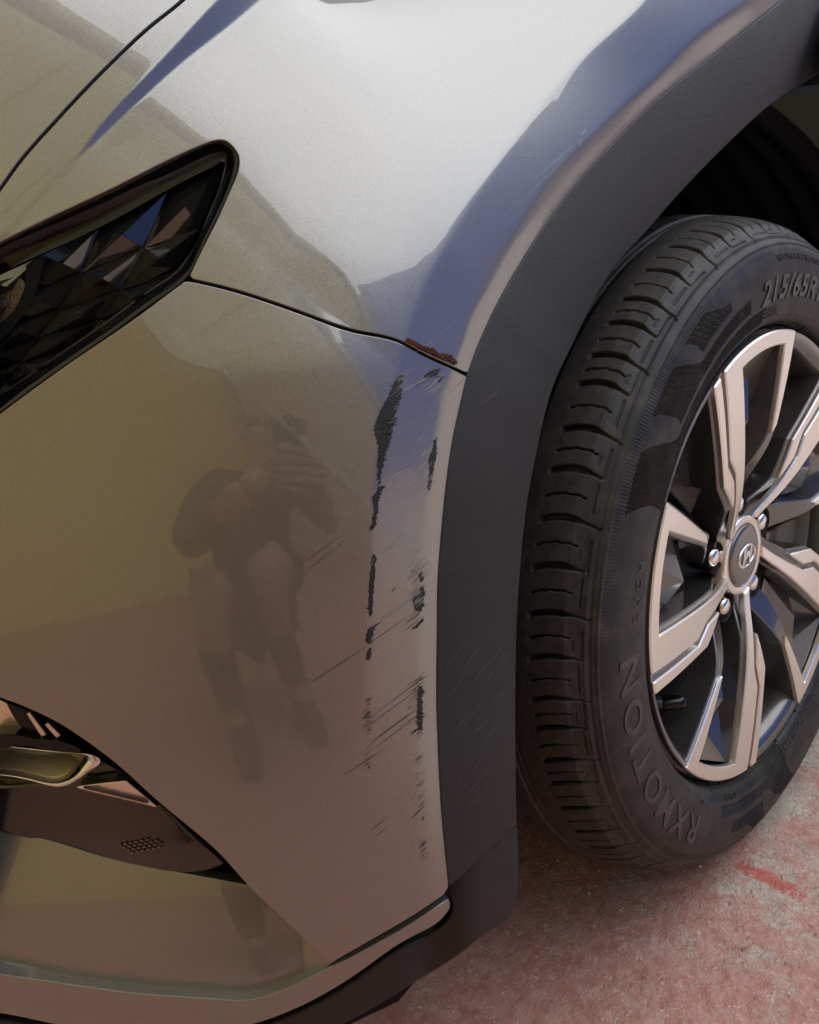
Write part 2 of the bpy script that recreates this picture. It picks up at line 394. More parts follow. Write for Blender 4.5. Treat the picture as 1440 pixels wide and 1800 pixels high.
# lower bumper lip below the headlamp
lb_top = smooth([(-50, 1446), (0, 1458), (100, 1483), (200, 1513), (320, 1536), (430, 1556)], 4)
lb_r = wing[(wing[:, 0] > 436) & (wing[:, 0] < 589)][::-1]
chin = smooth([(588, 1689), (550, 1711), (490, 1741), (440, 1755), (375, 1754), (250, 1745), (100, 1725), (0, 1710), (-50, 1702)], 4)
panel('lower_bumper', L(lb_top, lb_r, chin), car, PAINT, 7, offfn=lambda x, y: .002 + (.006 + .13 * np.clip((1752 - y) / 1000, 0, .3)) * sst(x, 597, 530))
# chin strip
chin2 = smooth([(-50, 1774), (0, 1780), (75, 1795), (160, 1811), (300, 1822), (450, 1798), (560, 1752), (640, 1702), (720, 1648), (786, 1603), (790, 1594), (788, 1582, 1)], 5)
chint = smooth([(788, 1582), (720, 1627), (655, 1664), (590, 1698), (550, 1717), (490, 1745), (440, 1758.5), (375, 1757.5), (250, 1748.5), (100, 1728.5), (0, 1713.5), (-50, 1705.5)], 5)
panel('chin_strip', L(chin2, chint[1:]), car, PAINT, 7, offfn=lambda x, y: .0022 - .11 * np.clip((y - 1722) / 1000, 0, .12) * sst(x, 640, 520))
# lower corner of the cladding
lc = L(smooth([(792, 1559), (845, 1513), (908, 1457, 1)], 4), smooth([(909, 1480), (909, 1550), (905, 1590), (893, 1613), (870, 1630), (795, 1682), (720, 1731), (600, 1800), (450, 1860), (250, 1890), (-50, 1850, 1)], 5), smooth([(-50, 1790), (75, 1812), (160, 1827), (300, 1838), (450, 1814), (560, 1768), (640, 1718), (720, 1664), (792, 1617), (799, 1600), (796, 1580)], 5))
panel('lower_arch_trim', lc, car, CLAD, 7, offfn=lambda x, y: .0015 - .016 * sst(x, 800, 700), rim=.03, roll=.002, fld=lowfield)
# arch trim
inn = smooth([(1500, 92), (1440, 127), (1370, 170), (1295, 235), (1220, 310), (1170, 365), (1130, 411), (1083, 463), (1034, 545), (1001, 613), (973, 674), (954, 740), (939, 810), (926, 880), (915, 980), (908, 1080), (905, 1200), (905, 1320), (907, 1450, 1)], 5)
at = L(shift(cldl, 2.5, 1.2)[3:-2], [(795, 1553)], smooth([(795, 1553), (845, 1508), (907, 1450)], 5)[1:-1], inn[::-1])
panel('arch_trim', at, car, CLAD, 6.5, rim=.055, roll=.0022, fld=trimfield)
# dark structure behind every gap
bl = L([(-90, -90)], [(420, -90)], shift(CLD[:-1], 6, 4)[0:0], [(1500, -90)], shift(cldl, -12, -8), [(800, 1640), (700, 1760), (450, 1880), (-90, 1880)])
def backoff(x, y): return .03 + .05 * sst(y, 1150, 1230) * (1 - sst(y, 1540, 1650)) * (1 - sst(x, 380, 520)) + .035 * (1 - sst(x, 330, 420)) * sst(y, 200, 280) * (1 - sst(y, 780, 860))
panel('inner_structure', bl, car, BLACKM, 16, offfn=backoff, rim=.002, custom=False)
#==LAMPS==
def z1(x, y, *c): return (x / 3.2, 230 + y / 3.2, *c)
def z6(x, y, *c): return (x / 3.1304, 1180 + y / 3.1304, *c)
def band(name, outer, inner, parent, m, off_o, off_i, n=160, steps=4, bulge=0.):
    """ring strip between two closed traced loops, dropping from off_o to off_i"""
    def rs(l):
        l = np.array(l, float); l = np.vstack([l, l[:1]]); d = np.r_[0, np.cumsum(np.hypot(*np.diff(l, axis=0).T))]
        q = np.linspace(0, d[-1], n, endpoint=False); return np.stack([np.interp(q, d, l[:, k]) for k in (0, 1)], -1)
    a = rs(outer); b0 = rs(inner)
    k = min(range(n), key=lambda k: np.sum((np.roll(b0, -k, 0) - a)**2)); b = np.roll(b0, -k, 0)
    G = []
    for s in range(steps + 1):
        t = s / steps; p = a * (1 - t) + b * t
        G.append(skin(p[:, 0], p[:, 1], off_o + (off_i - off_o) * t - bulge * math.sin(math.pi * t)))
    return gridmesh(name, np.stack(G, 1), parent, m, closed=True)
drl = empty('headlamp', parent=car)
o1 = L(shift(bez, -1.5, 1.5), [(331, 489)], shift(bez2, -1, -1.5))
def inset(poly, r):
    p = np.array(poly, float); 
    if np.sum(p[:, 0] * np.roll(p[:, 1], -1) - np.roll(p[:, 0], -1) * p[:, 1]) < 0: p = p[::-1]
    t = np.roll(p, -3, 0) - np.roll(p, 3, 0); t /= np.maximum(np.linalg.norm(t, axis=1), 1e-9)[:, None]
    q = p + np.stack([-t[:, 1], t[:, 0]], -1) * r
    return q
def loop(pts, step=3): return smooth(list(pts) + [pts[0]], step)[:-1]
BT = [z1(*p) for p in [(-60, 640), (0, 610), (330, 460), (640, 310), (1000, 130), (1130, 78), (1210, 55), (1265, 62), (1308, 95), (1335, 150), (1332, 210), (1300, 310), (1220, 490), (1140, 650), (1062, 800), (1020, 850), (880, 950), (680, 1095), (390, 1300), (190, 1440), (0, 1585), (-60, 1632)]]
B2 = [z1(*p) for p in [(-60, 690), (0, 660), (330, 515), (640, 370), (1000, 185), (1130, 120), (1200, 92), (1250, 92), (1285, 118), (1300, 165), (1290, 220), (1262, 310), (1190, 470), (1110, 640), (1040, 780), (1005, 815), (860, 915), (660, 1060), (370, 1260), (170, 1400), (0, 1528), (-60, 1575)]]
B3 = [z1(*p) for p in [(-60, 830), (0, 800), (330, 650), (640, 500), (960, 322), (1130, 235), (1225, 185), (1262, 172), (1272, 180), (1268, 196), (1262, 215), (1240, 300), (1175, 460), (1110, 620), (1030, 740), (990, 785), (845, 885), (650, 1030), (355, 1235), (155, 1375), (0, 1490), (-60, 1535)]]
BT, B2, B3 = (np.array(smooth(b, 4)) for b in (BT, B2, B3))
band('lamp_seal', o1, BT, drl, BLACKG, .004, .001, bulge=.0015)
band('lamp_bezel', BT, B2, drl, BLACKG, .001, .006, bulge=.0012)
band('inner_bezel', B2, B3, drl, BLACKG, .006, .011, bulge=-.002)
# faceted jewels: a lattice of kite pyramids
node = {(-1, 0): (1290, 140), (-1, 1): (940, 345), (-1, 2): (560, 545), (-1, 3): (240, 700), (-1, 4): (-80, 850),
        (0, 0): (1125, 545), (0, 1): (810, 660), (0, 2): (460, 795), (0, 3): (150, 915), (0, 4): (-150, 1030),
        (1, 0): (985, 790), (1, 1): (685, 895), (1, 2): (330, 1005), (1, 3): (45, 1095), (1, 4): (-240, 1180),
        (2, 0): (860, 970), (2, 1): (570, 1060), (2, 2): (215, 1165), (2, 3): (-50, 1245), (2, 4): (-330, 1320),
        (3, 0): (740, 1130), (3, 1): (470, 1200), (3, 2): (120, 1300), (3, 3): (-140, 1375),
        (4, 0): (620, 1270), (4, 1): (380, 1330), (4, 2): (30, 1420), (4, 3): (-230, 1500),
        (5, 1): (280, 1450), (5, 2): (-60, 1530)}
for (i, j) in sorted(node):
    if all(k in node for k in ((i, j + 1), (i + 1, j), (i + 1, j + 1))):
        q = [z1(*node[k]) for k in ((i, j), (i, j + 1), (i + 1, j + 1), (i + 1, j))]
        c = np.mean(q, 0) + rng.normal(0, 2, 2)
        px = np.array([a[0] for a in q] + [c[0]]); py = np.array([a[1] for a in q] + [c[1]])
        of = np.array([.017, .019, .017, .019, .009 + rng.uniform(-.002, .002)])
        V = skin(px, py, of); Vs = []; Fs = []
        for a in range(4):
            t = np.array([V[a], V[(a + 1) % 4], V[4]]); g = t.mean(0); t = g + (t - g) * .985
            Vs += list(t); Fs.append((3 * a, 3 * a + 1, 3 * a + 2))
        V5 = list(V[:4] + RAY(px[:4], py[:4]) * .012)
        f = len(Vs)
        mesh('jewel_facet', Vs + V5, Fs + [(f, f + 1, f + 2, f + 3)], drl, FACET, smooth=False)
        ed = []
# projector seen at the left end
pj = loop([z1(*p) for p in [(-60, 860), (30, 840), (95, 830), (128, 850), (118, 920), (75, 1000), (20, 1060), (-60, 1100)]], 3)
panel('lamp_reflector', pj, drl, LAMPB, 5, off=.012, rim=.01)
tr = loop([z1(*p) for p in [(150, 760), (235, 715), (225, 800), (170, 960), (90, 1080), (0, 1170), (-60, 1200), (-60, 1120), (20, 1075), (90, 990), (130, 900)]], 3)
panel('lamp_trim', tr, drl, BLACKM, 5, off=.013, rim=.01)
# lower headlamp in its pocket
hl = empty('fog_lamp', parent=car)
cov = L(smooth([z6(*p) for p in [(-90, 640), (0, 652), (150, 642), (300, 632), (420, 640), (560, 675), (700, 705), (860, 748), (1000, 870), (1120, 980), (1212, 1062, 1)]], 4), smooth([z6(*p) for p in [(1212, 1062), (1130, 1092), (1050, 1102), (960, 1096), (800, 1068), (600, 1020), (300, 945), (0, 868), (-90, 846)]], 4)[1:])
panel('lamp_cover', cov, hl, LAMPD, 6, offfn=lambda x, y: .040 + .006 * sst(y, 1500, 1380) + .004 * np.sin(x / 60), rim=.02, roll=.003)
pock = loop([z6(*p) for p in [(-90, 60), (60, 150), (400, 370), (560, 470), (720, 600), (900, 760), (700, 720), (420, 650), (-90, 660)]], 6)
panel('lamp_pocket', pock, hl, BLACKG, 8, off=.085, rim=.01)
cup_o = loop([z6(*p) for p in [(-90, 395), (60, 412), (250, 432), (460, 452), (530, 468), (552, 492), (500, 545), (420, 600), (345, 633), (200, 612), (0, 575), (-90, 555)]], 3)
cup_i = loop([z6(*p) for p in [(-90, 412), (60, 426), (250, 448), (440, 462), (456, 470), (458, 485), (440, 510), (405, 560), (330, 604), (200, 590), (0, 560), (-90, 540)]], 3)
band('lamp_frame', cup_o, cup_i, hl, CHROME, .030, .036, bulge=.004)
cup_b = loop([z6(*p) for p in [(-90, 430), (60, 440), (250, 458), (420, 482), (425, 490), (422, 500), (405, 520), (380, 545), (320, 575), (200, 562), (0, 535), (-90, 520)]], 3)
band('reflector_wall', cup_i, cup_b, hl, LAMPR, .036, .062)
panel('reflector_bowl', cup_b, hl, GOLD, 5, offfn=lambda x, y: .048 + .035 * np.clip((1372 - y) / 60, 0, 1), rim=.004)
for pts, m_, of in (([(-60, 355), (60, 352), (200, 378), (330, 392), (440, 436), (300, 438), (100, 408), (-60, 398)], BLACKG, .028),
                    ([(-90, 150), (30, 178), (120, 300), (205, 380), (60, 350), (-90, 350)], LAMPR, .040),
                    ([(40, 180), (150, 225), (300, 400), (330, 440), (210, 382)], BLACKG, .034),
                    ([(560, 500), (700, 602), (440, 636), (400, 620)], LAMPD, .040)):
    panel('lamp_fin', loop([z6(*p) for p in pts], 4), hl, m_, 6, off=of, rim=.015)
for a, b in (((155, 232), (240, 355)), ((255, 290), (320, 360))):
    a = np.array(z6(*a)); b = np.array(z6(*b)); nn = np.array([-(b - a)[1], (b - a)[0]]); nn = nn / np.linalg.norm(nn) * 3.2
    panel('lamp_rib', np.array([a - nn * .6, b - nn, b + nn, a + nn * .6]), hl, LAMPR, 4, off=.031, rim=.004)
tri = L(smooth([z6(*p) for p in [(425, 640, 1), (560, 622), (693, 608, 1)]], 4), smooth([z6(*p) for p in [(693, 608), (780, 680), (858, 746, 1)]], 4)[1:], smooth([z6(*p) for p in [(858, 746), (700, 706), (560, 674), (425, 640)]], 4)[1:-1])
panel('side_reflector', tri, hl, LAMPR, 4, off=.026, rim=.01)
for i in range(34):      # fine ribs at its lower edge
    t = i / 34; x = 470 + 350 * t; y = 652 + 82 * t
    a = np.array(z6(x, y)); b = np.array(z6(x - 16, y - 26 * (1 - .3 * t)))
    nn = np.array([.9, .3])
    px = np.array([a[0] - .7, a[0] + .7, b[0] + .7, b[0] - .7, a[0], b[0]]); py = np.array([a[1], a[1], b[1], b[1], a[1], b[1]])
    V = skin(px, py, np.array([.0258, .0258, .0258, .0258, .0235, .0235]))
    mesh('reflector_rib', V, [(0, 4, 5, 3), (4, 1, 2, 5)], hl, LAMPR, smooth=False)
MARKM = mat('moulded_mark_plastic', (.16, .12, .105), .3, .4)
# small moulded grid mark
for r_ in range(4):
    for c_ in range(7):
        x = 650 + c_ * 30 + r_ * 22; y = 962 - c_ * 6 + r_ * 14 - 8
        if x + y * .3 > 1180 or (r_ == 0 and c_ > 5): continue
        q = [z6(x, y), z6(x + 15, y - 3), z6(x + 19, y + 7), z6(x + 5, y + 10)]
        px = np.array([a[0] for a in q]); py = np.array([a[1] for a in q])
        V = np.vstack([skin(px, py, .0384 + .006 * sst(py, 1500, 1380) + .004 * np.sin(px / 60)), skin(px, py, .041 + .006 * sst(py, 1500, 1380) + .004 * np.sin(px / 60))])
        mesh('moulded_mark', V, [(0, 1, 2, 3), (0, 4, 5, 1), (1, 5, 6, 2), (2, 6, 7, 3), (3, 7, 4, 0)], hl, MARKM, smooth=False)
# the car's flank beyond the right edge of the picture
def flank():
    th = np.linspace(80, -22, 48)
    def ringpatch(name, r0, r1, y0, y1, m, k=6):
        A = []
        for t in th:
            c, s_ = math.cos(R(t)), math.sin(R(t)); row = []
            for i in range(k):
                q = i / (k - 1); r1_ = r1(t) if callable(r1) else r1; r_ = r0 + (r1_ - r0) * q
                row.append((r_ * c, y0 + (y1 - y0) * q, HUBZ + r_ * s_))
            A.append(row)
        A = np.array(A); Cc = (A - np.array([0, 0, HUBZ])) @ RW + P0; px = Cc[..., 0] / Cc[..., 2] * FPX + 720
        ok = px.min(1) > 1446; A = A[ok]
        if len(A) > 1: gridmesh(name, A, car, m)
    ringpatch('rear_arch_trim', .428, .49, .045, .035, CLAD)
    ringpatch('rear_fender', .492, lambda t: min(.64 / max(math.cos(R(t)), .01), .52 / max(math.sin(R(t)), .01) if t > 0 else 9), .035, .05, PAINT, 10)
flank()
#==DAMAGE==
def strip_mesh(rows, jag=2.2, n=None):
    """rows: (y, xleft, xright) -> jagged outline in pixels"""
    rows = np.array(rows, float); L_, R_ = [], []
    y = rows[0, 0]
    while y < rows[-1, 0]:
        xl = np.interp(y, rows[:, 0], rows[:, 1]); xr = np.interp(y, rows[:, 0], rows[:, 2])
        wd = xr - xl
        L_.append((xl - rng.exponential(jag * .7) * (wd > 1) + jag * .4, y + rng.uniform(0, 1))); R_.append((xr + rng.exponential(jag * .8) - jag * .3, y - rng.uniform(0, 2)))
        y += rng.uniform(1.0, 2.4)
    return L_, R_
def scrape(rows, jag=2.2, m=PRIMER, name='paint_scrape', h=.0005):
    Lf, Rt = strip_mesh(rows, jag); n = min(len(Lf), len(Rt)); V = []; F = []
    Lf = np.array(Lf[:n]); Rt = np.array(Rt[:n]); G = []
    for t in (0, .33, .66, 1): 
        p = Lf * (1 - t) + Rt * t; G.append(skin(p[:, 0], p[:, 1], -.00022 - (0.00012 if 0 < t < 1 else 0) * rng.uniform(-.5, 1, n)))
    return gridmesh(name, np.stack(G, 1), car, m, smooth=False)
def q2(x, y): return (600 + x / 5.2923, 560 + y / 5.2941)
def q3(x, y): return (580 + x / 5.2923, 900 + y / 5.2941)
def q4(x, y): return (580 + x / 4.7385, 1180 + y / 4.7368)
def rw(fn, rows): return [(fn(a, y)[1], fn(a, y)[0], fn(b, y)[0]) for y, a, b in rows]
scrape(rw(q2, [(525, 560, 580), (545, 520, 575), (600, 492, 560), (640, 478, 545), (700, 450, 565), (760, 418, 545), (830, 380, 525), (900, 345, 500), (960, 318, 498), (1040, 308, 475), (1110, 325, 462), (1180, 348, 445), (1250, 345, 410), (1300, 340, 400), (1400, 340, 380), (1480, 335, 368), (1512, 332, 360)]))
scrape(rw(q2, [(1515, 350, 372), (1540, 335, 365), (1558, 332, 345)]), 1)
scrape(rw(q2, [(1558, 345, 408), (1575, 340, 400), (1620, 325, 370), (1680, 290, 350), (1720, 300, 345), (1800, 308, 345)]) + rw(q3, [(40, 395, 432), (100, 395, 430), (150, 375, 420), (180, 370, 385)]), 1.6)
scrape(rw(q3, [(400, 398, 405), (430, 390, 440), (470, 378, 420), (520, 385, 418), (600, 370, 420), (700, 364, 408), (800, 360, 400), (870, 358, 398), (950, 366, 392), (985, 368, 375)]), 1.2)
scrape(rw(q3, [(1015, 490, 495), (1040, 440, 462), (1060, 395, 440), (1100, 350, 405), (1180, 332, 395), (1230, 350, 380)]), 1.5)
scrape(rw(q3, [(1265, 370, 386), (1310, 340, 382), (1350, 338, 375), (1385, 345, 372)]), 1.4)
scrape(rw(q2, [(455, 925, 932), (485, 830, 905), (510, 800, 895), (535, 775, 890), (560, 775, 800)]), 1.4)
scrape(rw(q2, [(535, 880, 940), (550, 885, 955), (570, 895, 930), (600, 905, 920)]), 1.4)
scrape(rw(q2, [(1110, 886, 893), (1150, 858, 880), (1200, 860, 888), (1260, 830, 886), (1320, 812, 880), (1380, 820, 862), (1450, 825, 850), (1520, 808, 838), (1595, 802, 822)]), 1.6)
scrape(rw(q3, [(560, 840, 868), (600, 820, 850), (615, 818, 832)]), 1.0)
scrape(rw(q3, [(600, 850, 876), (640, 838, 866), (660, 850, 860)]), 1.0)
scrape(rw(q3, [(695, 845, 866), (740, 835, 880), (790, 785, 878), (850, 768, 868), (880, 790, 866), (930, 800, 850)]), 1.6)
scrape(rw(q3, [(995, 855, 872), (1020, 835, 868), (1050, 805, 840), (1080, 775, 815), (1100, 752, 765)]), 1.0)
scrape(rw(q4, [(130, 740, 768), (170, 730, 768), (250, 732, 768), (320, 728, 770), (380, 722, 772), (440, 735, 770), (500, 738, 765)]), 1.8)
scrape(rw(q4, [(480, 715, 745), (500, 690, 725), (520, 675, 690)]), .8)
LV, LF, DV, DF = [], [], [], []
def sliver(x, y, ln, wd, ang, dark, h=.00028):
    a = R(ang); dx, dy = math.cos(a), -math.sin(a); nx, ny = -dy, dx
    P_ = [(x - dx * ln / 2, y - dy * ln / 2), (x + nx * wd / 2, y + ny * wd / 2), (x + dx * ln / 2, y + dy * ln / 2), (x - nx * wd / 2, y - ny * wd / 2)]
    (DV if dark else LV).append(P_)
def cluster(x0, x1, y0, y1, n, ln, dark, wd=1.2, ang=37, sp=5):
    for _ in range(n):
        y = random.uniform(y0, y1); t = (y - y0) / max(1, y1 - y0); sliver(x0 + (x1 - x0) * t + random.gauss(0, sp), y, random.uniform(.4, 1.3) * ln, random.uniform(.4, 1) * wd, ang + random.gauss(0, 4), dark)
# light burrs around the scraped edges, dark slashes below
cluster(712, 700, 650, 720, 26, 22, 0, .9, 35, 5); cluster(695, 680, 730, 870, 26, 16, 0, .8, 30, 4)
cluster(770, 775, 665, 690, 26, 34, 0, 1.3, 38, 12); cluster(775, 760, 690, 760, 18, 26, 0, .8, 45, 6)
cluster(752, 742, 770, 870, 40, 26, 0, 1.2, 40, 8); cluster(742, 735, 965, 1060, 46, 24, 0, 1.0, 42, 7)
cluster(735, 728, 1000, 1100, 30, 28, 1, 1.0, 42, 6); cluster(733, 733, 1190, 1300, 50, 26, 1, 1.0, 40, 8)
cluster(652, 648, 975, 1000, 12, 14, 0, .8, 40, 3); cluster(660, 655, 1120, 1150, 14, 22, 0, .8, 38, 6)
cluster(648, 646, 1225, 1280, 30, 14, 1, 1.3, 38, 3.5); cluster(652, 645, 1290, 1345, 16, 20, 1, .8, 38, 5)
cluster(735, 741, 1320, 1420, 34, 22, 1, .7, 42, 5); cluster(740, 745, 1475, 1510, 12, 18, 1, .9, 42, 5)
cluster(640, 700, 940, 960, 2, 60, 1, .6, 36, 20)
for x, y, ln, wd, an, dk in ((590, 1172, 150, 1.1, 33, 1), (690, 1278, 110, 1.8, 37, 1), (640, 1340, 110, .9, 33, 1), (690, 1292, 110, .9, 37, 1), (700, 1225, 150, .7, 36, 1), (690, 1245, 160, .7, 36, 1), (560, 970, 130, .9, 36, 1), (575, 975, 130, .8, 38, 1),
                             (690, 1080, 110, 1.0, 36, 0), (700, 1068, 100, 1.2, 35, 0), (680, 1110, 120, .7, 35, 1), (735, 1428, 34, 1.8, 45, 1), (744, 1439, 9, 4, 60, 1), (745, 1485, 20, 2, 45, 1), (649, 1283, 9, 4, 30, 1), (649, 1349, 7, 5, 30, 1), (692, 1037, 9, 2.5, 40, 1), (696, 1035, 16, 1, 10, 0),
                             (727, 677, 60, 1.6, 30, 0), (745, 671, 22, 1.8, 32, 1), (735, 678, 12, 1.6, 32, 1), (705, 830, 90, 1.2, 30, 0), (690, 838, 60, 1.4, 34, 0), (665, 1450, 40, 1, 40, 1), (672, 1462, 30, .8, 40, 1), (668, 672, 90, .6, 14, 0),
                             (978, 282, 120, 1.3, 41, 0), (925, 275, 55, 1.0, 0, 0), (940, 330, 170, .7, 43, 0), (770, 590, 90, .7, 40, 0), (745, 610, 70, .6, 28, 0), (1026, 232, 16, 3.5, 50, 0), (1020, 250, 14, 2, 80, 0)):
    sliver(x, y, ln, wd, an, dk)
for nm, LL, m_ in (('light_scratches', LV, SCRL), ('dark_scratches', DV, SCRD)):
    A = np.array(LL)
    # subdivide each sliver along its length so it hugs the skin
    Vs = []; Fs = []
    for P_ in A:
        a, b, c, d = P_; n = max(2, int(np.hypot(*(c - a)) / 9)); k0 = len(Vs)
        for i in range(n + 1):
            t = i / n; m0 = a * (1 - t) + c * t; wv = (b - d) / 2 * math.sin(math.pi * min(max(t, .03), .97))
            Vs += [m0 - wv, m0 + wv]
            if i: q = k0 + 2 * i; Fs.append((q - 2, q - 1, q + 1, q))
    Vs = np.array(Vs); o = mesh(nm, skin(Vs[:, 0], Vs[:, 1], -.00035), Fs, car, m_); o['kind'] = 'stuff'
# scratches on the trim
SV = []
for _ in range(16):
    x = random.uniform(800, 900); y = random.uniform(1120, 1420); ln = random.uniform(20, 70); SV.append((x, y, ln, 52 + random.gauss(0, 5), .7))
SV += [(860, 700, 46, 36, 1.0), (870, 690, 30, 34, .8), (905, 640, 26, 40, .8), (1200, 220, 110, 15, 1.0), (1075, 365, 70, 10, .8), (845, 1180, 30, 55, 1), (1170, 235, 60, 18, .7)]
Vs = []; Fs = []
for x, y, ln, an, wd in SV:
    a = R(an)
    for i in range(5):
        t = i / 4 - .5; Vs += [(x + math.cos(a) * ln * t, y - math.sin(a) * ln * t), (x + math.cos(a) * ln * t + wd * .7, y - math.sin(a) * ln * t + wd * .6)]
        if i: q = len(Vs) - 4; Fs.append((q, q + 1, q + 3, q + 2))
FIELD[0] = trimfield; Vs = np.array(Vs); o = mesh('trim_scratches', skin(Vs[:, 0], Vs[:, 1], -.0003), Fs, car, mat('plastic_scratch', (.11, .105, .105), .5)); o['kind'] = 'stuff'
FIELD[0] = field
# rust brown crumbs in the seam
Vs = []; Fs = []
edge = smooth([(716, 598), (730, 605), (745, 613), (760, 619), (775, 626), (790, 632), (802, 638)], 1)
for _ in range(900):
    t = random.random(); i = int(t * (len(edge) - 1)); x, y = edge[i]
    amp = 5 + 7 * t * (.5 + .5 * math.sin(t * 17)); hh = random.random()**1.3; x += random.gauss(0, 1.5); y -= hh * amp - 2.5
    base = skin(np.array([x]), np.array([y]), -.0003 - random.random() * .0016 * (1 - hh))[0]
    r_ = random.uniform(.0004, .0010); k = len(Vs)
    for v in ((1, 0, 0), (-.6, .8, 0), (-.6, -.8, .2), (0, 0, 1.1), (0, .1, -1)): Vs.append(base + np.array(v) @ np.linalg.qr(rng.normal(size=(3, 3)))[0] * r_)
    Fs += [(k, k + 1, k + 3), (k + 1, k + 2, k + 3), (k + 2, k, k + 3), (k, k + 1, k + 4), (k + 1, k + 2, k + 4), (k + 2, k, k + 4)]
o = mesh('rust_crumbs', Vs, Fs, car, RUST, smooth=False); o['kind'] = 'stuff'
#==WHEEL==
ST = R(5)
# wheel frame: u = rearwards, v = up, a = outwards
EU = np.array([math.cos(ST), 0, 0]) + 0; 
NW = RW @ np.array([-0.68822991, -0.13804612, 0.71223793]); UW = np.array([0, 0, 1.]); EUW = RW @ np.array([0.70565013, -0.35540779, 0.61297895])
HUB = np.array([0, 0, HUBZ])
def wl(r, th, a):
    th = np.radians(np.asarray(th, float)); r = np.asarray(r, float); a = np.asarray(a, float) + 0 * r
    return HUB + (r * np.cos(th))[..., None] * EUW + (r * np.sin(th))[..., None] * UW - a[..., None] * NW
def lathe(name, prof, parent, m, n=180, t0=0, t1=360):
    p = np.array(prof, float); th = np.linspace(t0, t1, n, endpoint=(t1 - t0 != 360))
    A = wl(np.repeat(p[None, :, 0], n, 0), np.repeat(th[:, None], len(p), 1), np.repeat(p[None, :, 1], n, 0))
    return gridmesh(name, A, parent, m, closed=(t1 - t0 == 360))
wheel = lathe('wheel', [(.2302, -.0075), (.2298, -.0030), (.2290, -.0022), (.2225, -.0055), (.2175, -.0105), (.2135, -.022), (.210, -.040)], car, GREYP, 240)
lathe('rim_flange', [(.2395, -.016), (.2355, -.0105), (.2325, -.0092), (.2298, -.0078)], wheel, BLACKG, 200)
lathe('rim_barrel', [(.2103, -.0395), (.206, -.06), (.204, -.12), (.204, -.19), (.214, -.205)], wheel, mat('silver_barrel', (.55, .56, .57), .35, .8), 200)
# tyre
prof = Spl(np.arange(29), [(.232, -.016), (.2362, -.008), (.2392, -.001), (.246, .0035), (.256, .0068), (.268, .0088), (.28, .0093), (.291, .0085), (.300, .006), (.3055, .0035), (.3105, .000), (.3145, -.004), (.319, -.0085), (.3235, -.0135), (.328, -.019), (.332, -.027), (.3355, -.037), (.339, -.052), (.342, -.07), (.345, -.095), (.345, -.115), (.343, -.14), (.339, -.165), (.332, -.19), (.32, -.205), (.30, -.216), (.27, -.222), (.245, -.215), (.225, -.2)])
qs = np.linspace(0, 28, 4000); pp = prof(qs); ds = np.r_[0, np.cumsum(np.hypot(*np.diff(pp, axis=0).T))]
def grid_s():
    s = [0.]
    while s[-1] < ds[-1]:
        r_, a_ = np.interp(s[-1], ds, pp[:, 0]), np.interp(s[-1], ds, pp[:, 1])
        s.append(s[-1] + (.0009 if a_ > -.075 else .003))
    return np.array(s[:-1])
ss = grid_s(); qv = np.interp(ss, ds, qs); PR = prof(qv); TG = (prof(qv + .01) - prof(qv - .01)); TG /= np.linalg.norm(TG, axis=1)[:, None]; NO = np.stack([-TG[:, 1], TG[:, 0]], -1)
NO *= np.sign((NO * (PR - np.array([.28, -.1]))).sum(1))[:, None]
th = np.r_[np.arange(58, 300, .11), np.arange(300, 418, .8)]
TH, S_ = np.meshgrid(th, ss, indexing='ij'); RR = np.repeat(PR[None, :, 0], len(th), 0); AA = np.repeat(PR[None, :, 1], len(th), 0)
h = np.zeros_like(TH)
gin = [52.5, 58.8, 65.3, 71.9, 78.3, 84.8, 91.2, 98.0, 104.7, 111.8, 118.6, 123.4, 129.1, 133.6, 140.3, 146.0, 152.6, 159.0, 165.4, 171.6, 177.9, 182.6, 188.4, 193.0, 198.8, 205.5, 211.3, 217.5, 223.9, 230, 236.4, 242.6, 249, 255.2, 261.8, 268, 274.4, 280.8, 287, 293.3]
tread = AA < -.0105
def groove(d, half, depth, soft=.35): return -depth * (1 - sst(np.abs(d), half * (1 - soft), half * (1 + soft)))
TH_, AA_, RR_, h_ = TH, AA, RR, h
